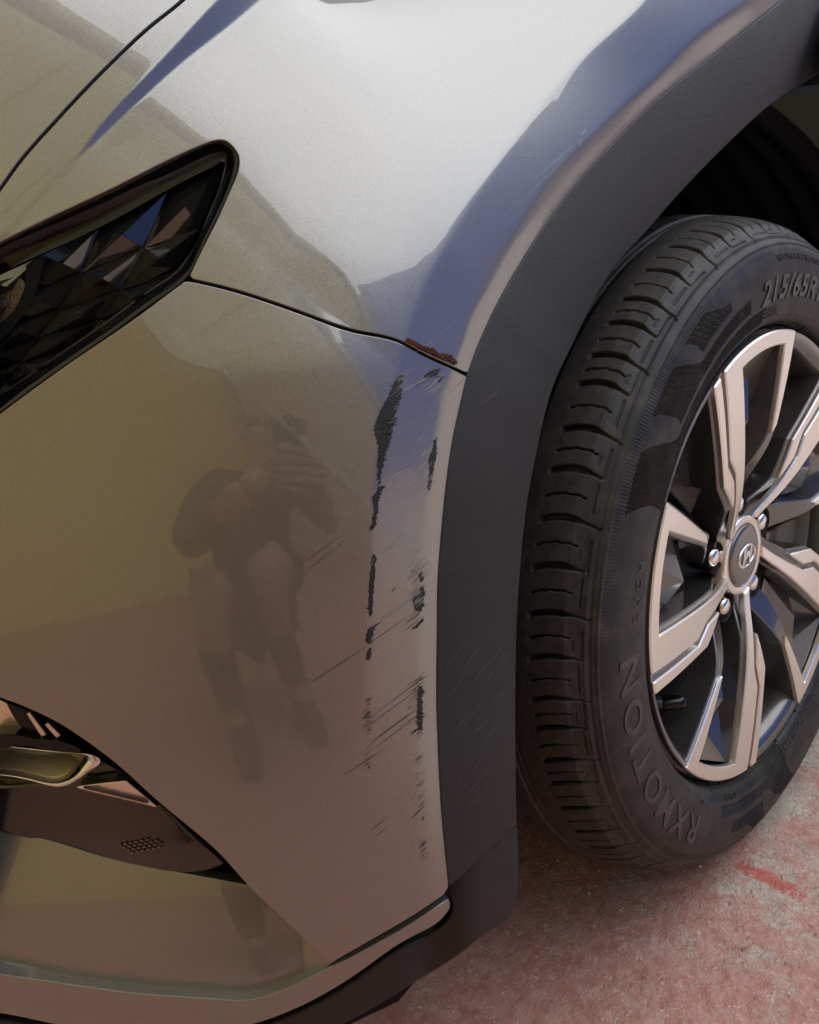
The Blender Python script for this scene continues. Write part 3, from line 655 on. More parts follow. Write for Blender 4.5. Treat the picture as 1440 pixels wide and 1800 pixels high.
for i, g0 in enumerate(gin):
    K = slice(int(np.searchsorted(th, g0 - 7)), int(np.searchsorted(th, g0 + 13)))
    TH, AA, RR, h = TH_[K], AA_[K], RR_[K], h_[K]
    long_ = i % 2 == 0
    g1 = gin[i + 1] if i + 1 < len(gin) else g0 + 6.2
    bow = -.9 * np.sin(math.pi * np.clip((AA + .044) / .04, 0, 1))
    d = (TH - g0 - bow) / 360 * 2 * math.pi * RR
    a_end = -.0035 if long_ else -.0088
    lim = sst(AA, -.0452, -.0438) * (1 - sst(AA, a_end - .0004, a_end + .0006))
    wdt = .0024 - .0013 * sst(AA, -.022, -.012)
    h = np.minimum(h, groove(d, wdt, .0064 - .0042 * sst(AA, -.024, -.01)) * lim)
    cen = g0 + (g1 - g0) * .52 + .05 * np.sign(np.sin(AA * 700))
    d = (TH - cen - bow) / 360 * 2 * math.pi * RR
    lim = sst(AA, -.0445, -.0437) * (1 - sst(AA, -.0150, -.0143))
    h = np.minimum(h, groove(d, .00075 + .0004 * sst(AA, -.03, -.044), .0035, .3) * lim)
    if not long_:
        for a0, x0, x1, wd in ((-.0075, -4.6, -.2, .00055), (-.0098, .4, 4.8, .00045), (-.0128, -3.4, -1.6, .0004)):
            m_ = sst(TH, g0 + x0, g0 + x0 + .15) * (1 - sst(TH, g0 + x1 - .15, g0 + x1))
            h = np.minimum(h, groove(AA - a0, wd, .0016, .5) * m_)
        h = np.minimum(h, groove(np.hypot((TH - g0 + 4.5) * .0057, AA + .0075), .0008, .0016))
    for a0, dx in ((-.0135, 1.5), (-.0120, 2.6), (-.0105, 4.6), (-.0055, 1.2), (-.0135, 5.2)):
        dd = np.hypot((TH - g0 - dx) * .0057, (AA - a0) * 1.4); h = h + .0005 * (1 - sst(dd, .0004, .0009))
    for a0, a1, off in ((-.098, -.076, 0), (-.138, -.110, 2.2)):
        d = (TH - g0 - off - (AA - a0) * 60) / 360 * 2 * math.pi * RR
        h = np.minimum(h, groove(d, .0007, .003) * sst(AA, a0, a0 + .001) * (1 - sst(AA, a1 - .001, a1)))
    h_[K] = h
TH, AA, RR, h = TH_, AA_, RR_, h_
for a0, hw in ((-.067, .0045), (-.104, .0045), (-.143, .004)): h = np.minimum(h, groove(AA - a0, hw, .0068, .2))
# worn shoulder edge: slightly proud rib face
h += -.0006 * sst(AA, -.0172, -.0160) * (1 - sst(AA, -.010, -.008))
# lines between shoulder and sidewall, rim rib
h += .0010 * (1 - sst(np.abs(AA - .0008), .0003, .0010)) * (RR > .3)
h -= .0012 * (1 - sst(np.abs(AA + .0035), .0003, .0008)) * (RR > .3)
h += .0007 * (1 - sst(np.abs(AA + .0060), .0006, .0012)) * (RR > .3)
side = (AA > -.004)
ser = side & (RR > .3015) & (RR < .3085); h += np.where(ser, .0005 * (np.abs(((TH / .55) % 1) - .5) * 2 - .5), 0)
h += .0006 * (1 - sst(np.abs(RR - .2455), .0004, .001)) * side
# hatched fan patches
def lobes(sgn, L_):
    global h
    for ts, te, r0, r1a, r1b, ta, tb, ro in L_:
        T = TH; m1 = sst(T * sgn, ts * sgn, ts * sgn + .3) * (1 - sst(T * sgn, te * sgn - .3, te * sgn))
        ro_ = r1a + (r1b - r1a) * sst(T * sgn, ta * sgn, tb * sgn)
        # crescent end: lower end bows
        endc = te * sgn - 3.5 * np.clip((ro_ - RR) / .03, 0, 1)**.6 * (sgn > 0)
        m = ((RR > r0) & (RR < ro_) & (T * sgn > ts * sgn) & (T * sgn < endc + 3.5 * 0 + .0) & side)
        ph = (TH / .72 + RR * 210 * sgn); x = np.abs((ph % 1) - .5) * 2
        ph2 = (TH / 1.1 - RR * 330 * sgn); x2 = np.abs((ph2 % 1) - .5) * 2
        h = np.where(m, -.0020 + .0021 * np.maximum(sst(x, .55, .85), .8 * sst(x2, .78, .95)), h)
lobes(1, [(107, 121.5, .281, .289, .3005, 108, 115, 0), (100, 135, .263, .275, .3005, 119, 127, 0), (93, 150.5, .243, .258, .3005, 133, 141, 0)])
lobes(1, [(231, 277, .236, .250, .292, 262, 270, 0), (239, 262, .256, .268, .292, 250, 257, 0), (244, 250, .276, .290, .293, 240, 246, 0)][:1] + [(238.5, 276, .254, .266, .284, 262, 268, 0), (244.5, 263, .272, .286, .300, 252, 258, 0)])
A = wl(RR + h * NO[None, :, 0], TH, AA + h * NO[None, :, 1])
tyre = gridmesh('tyre', A, wheel, RUBBER, closed=True)
TREAD = mat('dusty_tread_rubber', (.040, .034, .028), .72, spec=.35, bump=(600, .35, 5), var=(90, (.020, .018, .017), .42, .62))
tyre.data.materials.append(TREAD)
_m = ((AA < -.0178) & (h > -.0012)).astype(int); tyre.data.polygons.foreach_set('material_index', _m[:, :-1].reshape(-1).astype(np.int32))
# raised lettering
def sidea(r): 
    k = PR[:, 1] > -.004; return np.interp(r, PR[k][:, 0], PR[k][:, 1])
def arc_text(txt, th0, rb, size, parent, m, bold=0., shear=0., squeeze=1., raise_=.0006, name='tyre_lettering', space=1.):
    cu = bpy.data.curves.new('t', 'FONT'); cu.body = txt; cu.size = 1; cu.offset = bold; cu.shear = shear; cu.extrude = .5; cu.space_character = space; cu.resolution_u = 3
    o = bpy.data.objects.new('t', cu); C.objects.link(o); bpy.context.view_layer.update()
    me = bpy.data.meshes.new_from_object(o); C.objects.unlink(o); bpy.data.objects.remove(o)
    n = len(me.vertices); co = np.zeros(n * 3); me.vertices.foreach_get('co', co); co = co.reshape(-1, 3)
    x = co[:, 0] * size * squeeze; y = co[:, 1] * size; z = co[:, 2]
    r_ = rb + y; t_ = th0 - np.degrees(x / (rb + size * .35))
    a = sidea(r_) + np.where(z > 0, raise_, -.001)
    me.vertices.foreach_set('co', wl(r_, t_, a).reshape(-1)); me.update(); me.name = name
    return link(name, me, parent, m, smooth=False)
arc_text('RXMOTION', 227.5, .2645, .0375, wheel, RUBTXT, .02, 0, 1.16, .0009, space=1.22)
arc_text('215/65R16', 95.5, .2615, .029, wheel, RUBTXT, .025, .25, 1.1, .0012, space=1.12)
arc_text('TREADWEAR 340 TRACTION A', 88, .2945, .0085, wheel, RUBTXT, .01, 0, .9)
arc_text('RADIAL  TUBELESS', 300, .2435, .0105, wheel, RUBTXT, .01, 0, 1.25, .0008)
arc_text('2 U C H', 167, .2655, .0125, wheel, RUBTXT, -.005, 0, 1.15)
arc_text('215/65R', 247, .2435, .008, wheel, RUBTXT, .005); arc_text('102', 229, .2480, .007, wheel, RUBTXT)
for k in range(3): arc_text(('MAX LOAD 690', 'MAX PRESS 51 PSI', 'SAFETY WARNING')[k], 94, .2535 - k * .0036, .0036, wheel, RUBTXT, .005, squeeze=1.1)
# spokes
FACE_P = [(0, .040), (.03, -.027), (.105, -.0035), (.15, -.003), (.225, 0), (.3, 0)]
AFS = Spl([.0, .035, .05, .065, .088, .12, .15, .18, .205, .26], [-.0255, -.0252, -.0225, -.0180, -.0120, -.0068, -.0038, -.0016, -.0003, 0])
def af(r): return AFS(np.asarray(r, float))
def densify(poly, step=.004):
    o = []
    n = len(poly)
    for i in range(n):
        p0, r0 = poly[i]; p1, r1 = poly[(i + 1) % n]
        ln = math.hypot(R(p1 - p0) * (r0 + r1) / 2, r1 - r0); k = max(1, int(ln / step))
        for j in range(k):
            t = j / k
            if abs(r1 - r0) < .004 and abs(p1 - p0) > 8: ph = p0 + (p1 - p0) * t; rr = r0 + (r1 - r0) * t; o.append((rr * math.cos(R(ph)), rr * math.sin(R(ph))))
            else:
                x = r0 * math.cos(R(p0)) * (1 - t) + r1 * math.cos(R(p1)) * t; y = r0 * math.sin(R(p0)) * (1 - t) + r1 * math.sin(R(p1)) * t; o.append((x, y))
    return np.array(o)
def plate(name, poly, topf, botf, th0, parent, m, bevel=.0013, step=.004, holes=()):
    o = densify(poly, step)
    if np.sum(o[:, 0] * np.roll(o[:, 1], -1) - np.roll(o[:, 0], -1) * o[:, 1]) < 0: o = o[::-1]
    gs = step * 1.8; x0, y0 = o.min(0); x1, y1 = o.max(0)
    gx, gy = np.meshgrid(np.arange(x0, x1, gs), np.arange(y0, y1, gs)); g = np.stack([gx.ravel(), gy.ravel()], -1); g = g[inside(o, g[:, 0], g[:, 1])]
    if len(g): g = g[np.abs(segdist(g, np.vstack([o, o[:1]]))[0]) > gs * .5]
    res = delaunay_2d_cdt([Vector(p) for p in np.vstack([o, g])], [], [list(range(len(o)))], 1, 1e-9)
    v = np.array([tuple(q) for q in res[0]]); idx = {}
    for i, src in enumerate(res[3]):
        for s in src:
            if s < len(o): idx[s] = i
    t = np.roll(o, -1, 0) - np.roll(o, 1, 0); t /= np.maximum(np.linalg.norm(t, axis=1), 1e-9)[:, None]; nout = np.stack([t[:, 1], -t[:, 0]], -1)
    def up(xy, f, d=0.):
        r_ = np.hypot(xy[:, 0], xy[:, 1]); return wl(r_, np.degrees(np.arctan2(xy[:, 1], xy[:, 0])) + th0, f(r_, np.degrees(np.arctan2(xy[:, 1], xy[:, 0]))) - d)
    V = [up(v, topf)]; n = len(v); nb = len(o)
    V.append(up(o + nout * bevel, topf, bevel)); V.append(up(o + nout * bevel * 1.0, botf))
    F = [list(f) for f in res[2]]
    r0 = [idx.get(i, 0) for i in range(nb)]; r1 = list(range(n, n + nb)); r2 = list(range(n + nb, n + 2 * nb))
    for a, b in ((r0, r1), (r1, r2)):
        for i in range(nb): F.append([a[i], b[i], b[(i + 1) % nb], a[(i + 1) % nb]])
    V = np.vstack(V); cen = wl(np.array([0.]), np.array([0.]), np.array([0.]))[0]
    me = bpy.data.meshes.new(name); me.from_pydata([tuple(q) for q in V], [], F); me.update()
    ob = link(name, me, parent, m, smooth=False)
    bm = bmesh.new(); bm.from_mesh(me); bmesh.ops.recalc_face_normals(bm, faces=bm.faces); bm.to_mesh(me); bm.free()
    return ob
A_POLY = [(0, .2292), (6.4, .144), (4.0, .121), (6.6, .086), (13, .060), (25, .0415), (11, .0435),
          (-7.5, .2165), (-32.1, .2175), (-31.8, .131), (-34.3, .138), (-37.2, .2292)]
SL_POLY = [(2.7, .2288), (10.1, .144), (8.0, .1175), (13.0, .0885), (15.4, .129), (5.4, .2288)]
BODY = [(6.2, .2240), (16.6, .129), (15.5, .088), (24, .064), (50, .046), (62, .036), (20, .036), (8, .045), (-2, .080), (-5.5, .12), (-8.5, .2165), (-8, .224)]
ARM = [(-37.8, .224), (-35.4, .138), (-36.5, .090), (-38, .066), (-14, .062), (-21, .090), (-30.6, .131), (-31.2, .2185)]
def bodytop(r, p): return af(r) - .006 - .006 * (1 - sst(r, .05, .09))
def armtop(r, p): return af(r) - .0028 - .018 * (1 - sst(r, .06, .135))
protos = []
for k, th0 in enumerate((182, 110, 254, 326, 38)):
    plate('spoke_face', A_POLY, lambda r, p: af(r), lambda r, p: af(r) - .0065, th0, wheel, MACH)
    plate('spoke_accent', SL_POLY, lambda r, p: af(r), lambda r, p: af(r) - .0065, th0, wheel, MACH)
    plate('spoke', BODY, bodytop, lambda r, p: -.055 + 0 * r, th0, wheel, GREYP)
    plate('spoke_arm', ARM, armtop, lambda r, p: -.055 + 0 * r, th0, wheel, GREYP)
    # faceted pocket floor between the legs
    pts = [(-8, .2165, -.008), (-33, .2175, -.008), (-31, .155, -.030), (-27, .115, -.040), (-6, .10, -.040), (-7, .155, -.030), (-17, .150, -.014), (-22, .185, -.020), (-13, .195, -.030), (-24, .130, -.035)]
    V = wl(np.array([q[1] for q in pts]), np.array([q[0] for q in pts]) + th0, np.array([q[2] for q in pts]))
    F = [(0, 1, 7), (0, 7, 8), (0, 8, 5), (8, 7, 6), (5, 8, 6), (7, 1, 2), (7, 2, 6), (6, 2, 9), (9, 2, 3), (9, 3, 4), (6, 9, 4), (6, 4, 5)]
    mesh('pocket_web', V, F, wheel, GREYP, smooth=False)
    # deep back rib seen through the open window
    plate('back_rib', [(14, .205), (22, .205), (24, .10), (16, .10)], lambda r, p: -.045 - .01 * sst(r, .1, .2), lambda r, p: -.09 + 0 * r, th0, wheel, GREYP)
    # lug nut in its well
    t = th0 - 22; n0 = wl(np.array([.057]), np.array([t]), np.array([-.05]))[0]
    def ring(cx, prof_, name, m_, n=20, sm=True):
        V = []
        for rr, aa in prof_:
            for i in range(n):
                q = 2 * math.pi * i / n; V.append(cx + rr * math.cos(q) * EUW + rr * math.sin(q) * UW - NW * (aa + .05))
        F = [(j * n + i, j * n + (i + 1) % n, (j + 1) * n + (i + 1) % n, (j + 1) * n + i) for j in range(len(prof_) - 1) for i in range(n)]
        return mesh(name, V, F, wheel, m_, smooth=sm)
    ring(n0, [(.0105, -.062), (.0105, -.040), (.0102, -.0335), (.0085, -.0295), (.005, -.028), (.0001, -.0275)], 'lug_nut', CHROME, 18)
    ring(n0, [(.0165, -.030), (.0155, -.034), (.0145, -.058), (.0001, -.058)], 'nut_well', DARKIRON, 24)
lathe('hub_ring', [(.0425, -.040), (.0425, -.0275), (.0415, -.0262), (.0345, -.0262), (.0335, -.0275), (.0335, -.034)], wheel, MACH, 72)
cap = lathe('centre_cap', [(.0332, -.034), (.0330, -.0268), (.0318, -.0250), (.028, -.0240), (.02, -.0234), (.01, -.0231), (.0001, -.0230)], wheel, mat('cap_grey', (.16, .15, .145), .3, .8, 1), 72)
lathe('hub_plate', [(.0335, -.045), (.075, -.055), (.095, -.060), (.1, -.09)], wheel, DARKIRON, 60)
# emblem on the cap: slanted letter in an oval ring
def emb(P2, name, z=-.0222):
    P2 = np.array(P2, float); n = len(P2); t = R(8)
    def q(a): 
        x = P2[:, 0]; y = P2[:, 1]; return HUB + x[:, None] * EUW + y[:, None] * UW - NW * a
    V = np.vstack([q(z), q(z - .002)]); F = [tuple(range(n))] + [(i, (i + 1) % n, n + (i + 1) % n, n + i) for i in range(n)]
    return mesh(name, V, F, wheel, CHROME, smooth=False)
e1 = [(.0195 * math.cos(R(i)), .0125 * math.sin(R(i))) for i in range(0, 360, 10)]; e2 = [(.0165 * math.cos(R(i)), .0100 * math.sin(R(i))) for i in range(0, 360, 10)]
V = []; F = []
for a_, z in ((e1, -.024), (e1, -.0220), (e2, -.0220), (e2, -.024)):
    for x, y in a_: V.append(HUB + x * EUW + y * UW - NW * z)
for j in range(3):
    for i in range(36): F.append((j * 36 + i, j * 36 + (i + 1) % 36, (j + 1) * 36 + (i + 1) % 36, (j + 1) * 36 + i))
mesh('emblem_ring', V, F, wheel, CHROME)
emb([(-.0125, -.0085), (-.0085, -.0095), (-.0055, -.0035), (-.001, -.0012), (.004, -.0022), (.0015, -.0098), (.006, -.0096), (.0125, .0085), (.0085, .0095), (.0055, .0035), (.001, .0012), (-.004, .0022), (-.0015, .0098), (-.006, .0096)], 'emblem_letter')
# brake disc, caliper, hub behind
lathe('brake_disc', [(.06, -.105), (.075, -.105), (.08, -.112), (.142, -.112), (.142, -.135)], wheel, mat('brake_iron', (.10, .095, .09), .35, .9), 90)
lathe('brake_shield', [(.05, -.14), (.20, -.142), (.203, -.19)], wheel, BLACKM, 60)
def wbox(name, r0, r1, t0, t1, a0, a1, m):
    n = 10; V = []; 
    for a in (a0, a1):
        for r_ in (r0, r1):
            for i in range(n): V.append(wl(np.array([r_]), np.array([t0 + (t1 - t0) * i / (n - 1)]), np.array([a]))[0])
    F = []
    for (p, q) in ((0, 1), (1, 3), (3, 2), (2, 0)):
        for i in range(n - 1): F.append((p * n + i, p * n + i + 1, q * n + i + 1, q * n + i))
    F += [(0, n, 3 * n, 2 * n), (n - 1, 2 * n - 1, 4 * n - 1, 3 * n - 1)]
    return mesh(name, V, F, wheel, m)
wbox('brake_caliper', .09, .165, -30, 25, -.085, -.15, DARKIRON)
# valve
vb = wl(np.array([.2035]), np.array([206.]), np.array([-.062]))[0]
def tube_w(name, prof_, m_, base, ax, n=20):
    ax = ax / np.linalg.norm(ax); t1 = np.cross(ax, [0, 0, 1.]); t1 /= np.linalg.norm(t1); t2 = np.cross(ax, t1); V = []
    for rr, aa in prof_:
        for i in range(n): q = 2 * math.pi * i / n; V.append(base + ax * aa + rr * (math.cos(q) * t1 + math.sin(q) * t2))
    F = [(j * n + i, j * n + (i + 1) % n, (j + 1) * n + (i + 1) % n, (j + 1) * n + i) for j in range(len(prof_) - 1) for i in range(n)]
    return mesh(name, V, F, wheel, m_)
vt = wl(np.array([.173]), np.array([212.5]), np.array([-.018]))[0]; vax = vt - vb; vl = np.linalg.norm(vax)
tube_w('valve_stem', [(.0095, 0), (.0085, vl * .35), (.0075, vl * .5), (.0068, vl * .60)], RUBTXT, vb, vax)
tube_w('valve_cap', [(.0001, vl * .58), (.0072, vl * .59), (.0076, vl * .62), (.0072, vl * .90), (.0055, vl * .975), (.0001, vl)], BLACKG, vb, vax)
# wheel well liner
n = 90; th = np.linspace(-20, 189, n); ys = np.linspace(.008, .42, 46); G = np.zeros((n, len(ys), 3))
for j, y in enumerate(ys):
    rr = .455 + .035 * sst(y, .02, .12) + .004 * math.sin(y * 130) + .006 * (math.sin(y * 40) > .2)
    G[:, j, 0] = rr * np.cos(np.radians(th)); G[:, j, 1] = y + .026 * np.clip(np.sin(np.radians(th)), 0, 1)**2 + .055 * (1 - sst(th, 66, 96)); G[:, j, 2] = HUBZ + rr * np.sin(np.radians(th))
gridmesh('wheel_well_liner', G, car, LINER)
V = [(-.6, .42, 0.12), (2.2, .42, .12), (2.2, .42, 1.2), (-.6, .42, 1.2)]
mesh('wheel_well_wall', V, [(0, 1, 2, 3)], car, LINER)
# the floor pan that shades the ground below the car
def boxpart(name, x0, x1, y0, y1, z0, z1, m, parent):
    V = [(x, y, z) for z in (z0, z1) for x, y in ((x0, y0), (x1, y0), (x1, y1), (x0, y1))]
    return mesh(name, V, [(3, 2, 1, 0), (4, 5, 6, 7), (0, 1, 5, 4), (1, 2, 6, 5), (2, 3, 7, 6), (3, 0, 4, 7)], parent, m, smooth=False)
boxpart('floor_pan', -.50, 3.6, .27, 1.75, .13, .30, BLACKM, car)
boxpart('front_undertray', -.62, -.40, .06, .268, .15, .28, BLACKM, car)
boxpart('front_undertray', -.62, -.502, .27, 1.75, .15, .28, BLACKM, car)
boxpart('engine_bay', -.42, .6, .46, 1.75, .301, .82, BLACKM, car)
boxpart('body_side', .62, 3.5, .06, 1.8, .22, .80, mat('body_side_paint', (.40, .385, .35), .36, .85, 1), car)
mesh('inner_fender', [(.2, .085, .79), (2.2, .085, .79), (2.2, .085, 1.2), (.2, .085, 1.2), (.42, .1, .3), (2.2, .1, .3), (2.2, .1, .789), (.42, .1, .789)], [(0, 1, 2, 3), (4, 5, 6, 7)], car, LINER)
#==GROUND==
STROKE = ((-.080, .000), (-.074, -.066))
def ground():
    nx = 330; V = []
    x = np.linspace(-.75, .75, 420); y = np.linspace(-.45, .75, 340); X, Y = np.meshgrid(x, y, indexing='ij')
    m = bpy.data.materials.new('worn_red_concrete'); m.use_nodes = True; t = m.node_tree; b = t.nodes['Principled BSDF']; b.inputs['Roughness'].default_value = .85
    b.inputs['Specular IOR Level'].default_value = .25
    tc = t.nodes.new('ShaderNodeTexCoord')
    def noise(s, d, r_=.6, dist=0):
        n = t.nodes.new('ShaderNodeTexNoise'); n.inputs['Scale'].default_value = s; n.inputs['Detail'].default_value = d; n.inputs['Roughness'].default_value = r_; n.inputs['Distortion'].default_value = dist
        t.links.new(tc.outputs['Object'], n.inputs['Vector']); return n.outputs[0]
    def mr(s, a, b_, c=0, d=1):
        r_ = t.nodes.new('ShaderNodeMapRange'); r_.interpolation_type = 'SMOOTHSTEP'
        for i, v in enumerate((a, b_, c, d)): r_.inputs[1 + i].default_value = v
        t.links.new(s, r_.inputs[0]); return r_.outputs[0]
    def mix(f, a, b_):
        mx = t.nodes.new('ShaderNodeMix'); mx.data_type = 'RGBA'; t.links.new(f, mx.inputs[0])
        for i, v in ((6, a), (7, b_)):
            if isinstance(v, tuple): mx.inputs[i].default_value = (*v, 1)
            else: t.links.new(v, mx.inputs[i])
        return mx.outputs[2]
    def mul(a, b_, op='MULTIPLY'):
        q = t.nodes.new('ShaderNodeMath'); q.operation = op; t.links.new(a, q.inputs[0])
        if isinstance(b_, float): q.inputs[1].default_value = b_
        else: t.links.new(b_, q.inputs[1])
        return q.outputs[0]
    conc = mix(mr(noise(30, 8), .35, .68), (.52, .465, .40), (.68, .62, .545))
    red = mix(mr(noise(60, 6), .3, .7), (.50, .17, .135), (.60, .32, .26))
    f1 = mr(mul(mul(noise(20, 6, .62, .2), .8), mul(noise(170, 7, .85), 1.1), 'ADD'), .93, 1.06)
    gx = t.nodes.new('ShaderNodeSeparateXYZ'); t.links.new(tc.outputs['Object'], gx.inputs[0])
    zone = mr(gx.outputs[0], .3, -.8)
    f0 = mul(mul(mul(noise(15, 7, .7, .3), .85), mul(noise(230, 9, .95), 1.1), 'ADD'), mul(zone, .30), 'ADD')
    f1 = mr(f0, .965, 1.065)
    col = mix(mul(f1, .8), conc, red)
    sunlit_tint = mul(mr(gx.outputs[1], -.12, -.55), mr(gx.outputs[0], -.75, .0))  # floor colour paled beside the car, standing in for sunlit ground
    col = mix(mul(sunlit_tint, .65), col, (.88, .72, .63))
    pale = mr(noise(170, 5, .7, 1.6), .60, .645)
    col = mix(mul(pale, .8), col, (.78, .72, .63))
    dk = mr(noise(240, 5, .7, 1.0), .40, .34)
    col = mix(mul(dk, .7), col, (.26, .20, .165))
    # short curved stroke of red floor paint behind the tyre, worn through by the grain
    def dot(v, off):
        q = t.nodes.new('ShaderNodeVectorMath'); q.operation = 'DOT_PRODUCT'; t.links.new(tc.outputs['Object'], q.inputs[0]); q.inputs[1].default_value = v
        z = t.nodes.new('ShaderNodeMath'); z.operation = 'ADD'; t.links.new(q.outputs['Value'], z.inputs[0]); z.inputs[1].default_value = off; return z.outputs[0]
    (ax, ay), (bx, by) = STROKE; ln = math.hypot(bx - ax, by - ay); ux, uy = (bx - ax) / ln, (by - ay) / ln; mx_, my_ = (ax + bx) / 2, (ay + by) / 2
    u_ = dot((ux, uy, 0), -(ux * mx_ + uy * my_)); v_ = dot((-uy, ux, 0), uy * mx_ - ux * my_)
    bend = mul(mul(u_, u_), 2.2); vv = mul(mul(v_, bend, 'ADD'), -.003, 'ADD')
    un = mul(mul(u_, 1 / (ln * .56)), 2.0, 'POWER') if False else mul(mul(u_, 1 / (ln * .56)), mul(u_, 1 / (ln * .56)))
    vn = mul(vv, 1 / .0085); e2_ = mul(un, mul(vn, vn), 'ADD'); e2_ = mul(e2_, mul(mul(noise(75, 6, .8, .6), -.5, 'ADD'), 6.0), 'ADD'); e2_ = mul(e2_, mul(mul(noise(320, 5, .9), -.5, 'ADD'), 5.0), 'ADD')
    col = mix(mul(mr(e2_, 1.5, .5), .85), col, (.58, .13, .10))
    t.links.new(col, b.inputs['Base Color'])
    bp = t.nodes.new('ShaderNodeBump'); bp.inputs['Strength'].default_value = 1.0; bp.inputs['Distance'].default_value = .003
    t.links.new(mul(noise(150, 5, .6, 1.2), mul(noise(35, 5), 1.2), 'ADD'), bp.inputs['Height']); t.links.new(bp.outputs[0], b.inputs['Normal'])
    # real relief close up, flat beyond
    Z = .0012 * np.sin(X * 23 + 2 * np.sin(Y * 17)) * np.sin(Y * 29)
    r2 = rng.normal(size=X.shape)
    for _ in range(2): r2 = (r2 + np.roll(r2, 1, 0) + np.roll(r2, -1, 0) + np.roll(r2, 1, 1) + np.roll(r2, -1, 1)) / 5
    Z += .0011 * r2
    edge = np.minimum(np.minimum(X + .75, .75 - X), np.minimum(Y + .45, .75 - Y)); Z *= sst(edge, 0, .05)
    k = lambda i, j: i * 340 + j
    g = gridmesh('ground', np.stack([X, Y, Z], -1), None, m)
    me = g.data; bm = bmesh.new(); bm.from_mesh(me)
    o = [bm.verts.new((a, c, 0)) for a, c in ((-40, -40), (40, -40), (40, 40), (-40, 40))]
    i_ = [bm.verts.new((a, c, 0)) for a, c in ((-.75, -.45), (.75, -.45), (.75, .75), (-.75, .75))]
    for q in range(4): bm.faces.new((o[q], o[(q + 1) % 4], i_[(q + 1) % 4], i_[q]))
    bm.normal_update(); bm.to_mesh(me); bm.free()
    g['kind'] = 'structure'; g['label'] = 'worn concrete floor with patches of old red paint'
ground()
def grit():
    V = []; F = []
    for _ in range(2600):
        x = random.uniform(-.55, .45); y = random.uniform(-.3, .35); r_ = random.uniform(.0005, .0013) * (2.2 if random.random() < .04 else 1); k = len(V)
        for i in range(6):
            a = i * 1.047 + random.random() * .5; q = r_ * random.uniform(.6, 1.1)
            V.append((x + q * math.cos(a), y + q * math.sin(a), .0008 + (.4 * r_ if i % 2 else -.001)))
        V.append((x, y, .0012 + r_ * .8)); F += [(k + i, k + (i + 1) % 6, k + 6) for i in range(6)]
    o = mesh('grit', V, F, None, mat('grit_stone', (.42, .36, .30), .9, var=(60, (.70, .62, .54), .4, .6)), smooth=False)
    o['kind'] = 'stuff'; o['label'] = 'loose sand and grit on the painted floor'
grit()
#==SURROUNDINGS==
def wallbox(name, x0, x1, y0, y1, z0, z1, m, parent=None):
    V = [(x, y, z) for z in (z0, z1) for x, y in ((x0, y0), (x1, y0), (x1, y1), (x0, y1))]
    F = [(3, 2, 1, 0), (4, 5, 6, 7), (0, 1, 5, 4), (1, 2, 6, 5), (2, 3, 7, 6), (3, 0, 4, 7)]
    return mesh(name, V, F, parent, m, smooth=False)
YEL = mat('ochre_wall', (.86, .67, .26), .8, var=(2.2, (.80, .64, .27), .4, .7))
BLUE = mat('blue_painted_wall', (.12, .25, .84), .7, var=(3, (.14, .27, .72), .4, .7))
BROWN = mat('brown_render', (.76, .70, .58), .85, var=(2, (.70, .64, .54), .4, .7))
CREAM = mat('cream_sheet', (.66, .66, .50), .7)
_t = CREAM.node_tree; _tr_ = _t.nodes.new('ShaderNodeBsdfTranslucent'); _tr_.inputs[0].default_value = (.78, .73, .56, 1); _m = _t.nodes.new('ShaderNodeMixShader'); _m.inputs[0].default_value = .84
_t.links.new(_t.nodes['Principled BSDF'].outputs[0], _m.inputs[1]); _t.links.new(_tr_.outputs[0], _m.inputs[2]); _t.links.new(_m.outputs[0], _t.nodes['Material Output'].inputs[0])
GREYW = mat('grey_render', (.30, .28, .28), .8)
ROSE = mat('rose_shutter', (.36, .16, .18), .6)
b1 = empty('yard_wall', 'ochre plastered wall standing beyond the nose of the car', 'wall')
wallbox('masonry', -3.9, -3.6, -4.0, 6, 0, 3.0, YEL, b1)
wallbox('coping', -3.95, -3.55, -4.0, 6, 3.0, 3.08, GREYW, b1)
b3 = empty('house', 'tall brown rendered house standing across the yard', 'building')
wallbox('wall', -7, -.8101, -4.6, -4.3, 0, 3.6, BROWN, b3)
wallbox('parapet', -7.05, -.82, -4.65, -4.25, 3.6, 3.75, GREYW, b3)
b4 = empty('added_canopy', 'unseen ribbed cream sheet roof added to dim and warm the hood reflections', 'added_canopy')  # out-of-frame sheet roof, added to dim the sky mirrored in the hood
for i in range(13): wallbox('roof_sheet', -3.59, -.82, -4.299 + i * .62, -3.669 + i * .62, 3.0 + .032 * (i % 2), 3.03 + .032 * (i % 2), CREAM, b4)
wallbox('edge_beam', -.95, -.85, -3.6, 3.8, 2.85, 2.995, GREYW, b4)
for x in (-3.4, -.9): wallbox('post', x - .05, x + .05, -3.6, -3.5, 0, 2.99, GREYW, b4)
b2 = empty('workshop', 'blue painted workshop front on the far side of the yard', 'building')
top_ = [(-.81, 4.0), (1.8, 4.0), (6.0, 5.5), (9.0, 5.5)]
V_ = [(x, y, z) for y in (-4.62, -4.32) for x, z in [(-.81, 0), (9.0, 0)] + top_[::-1]]
mesh('wall', V_, [tuple(range(5, -1, -1)), tuple(range(6, 12))] + [(i, (i + 1) % 6, 6 + (i + 1) % 6, 6 + i) for i in range(6)], b2, BLUE, smooth=False)
b6 = empty('warehouse', 'mauve grey warehouse with a rose bay beyond the blue workshop', 'building')
wallbox('wall', 9.01, 14, -4.62, -4.32, 0, 6.0, mat('mauve_render', (.30, .31, .40), .8), b6)
wallbox('bay', 14.01, 20, -4.62, -4.30, 0, 5.6, ROSE, b6)
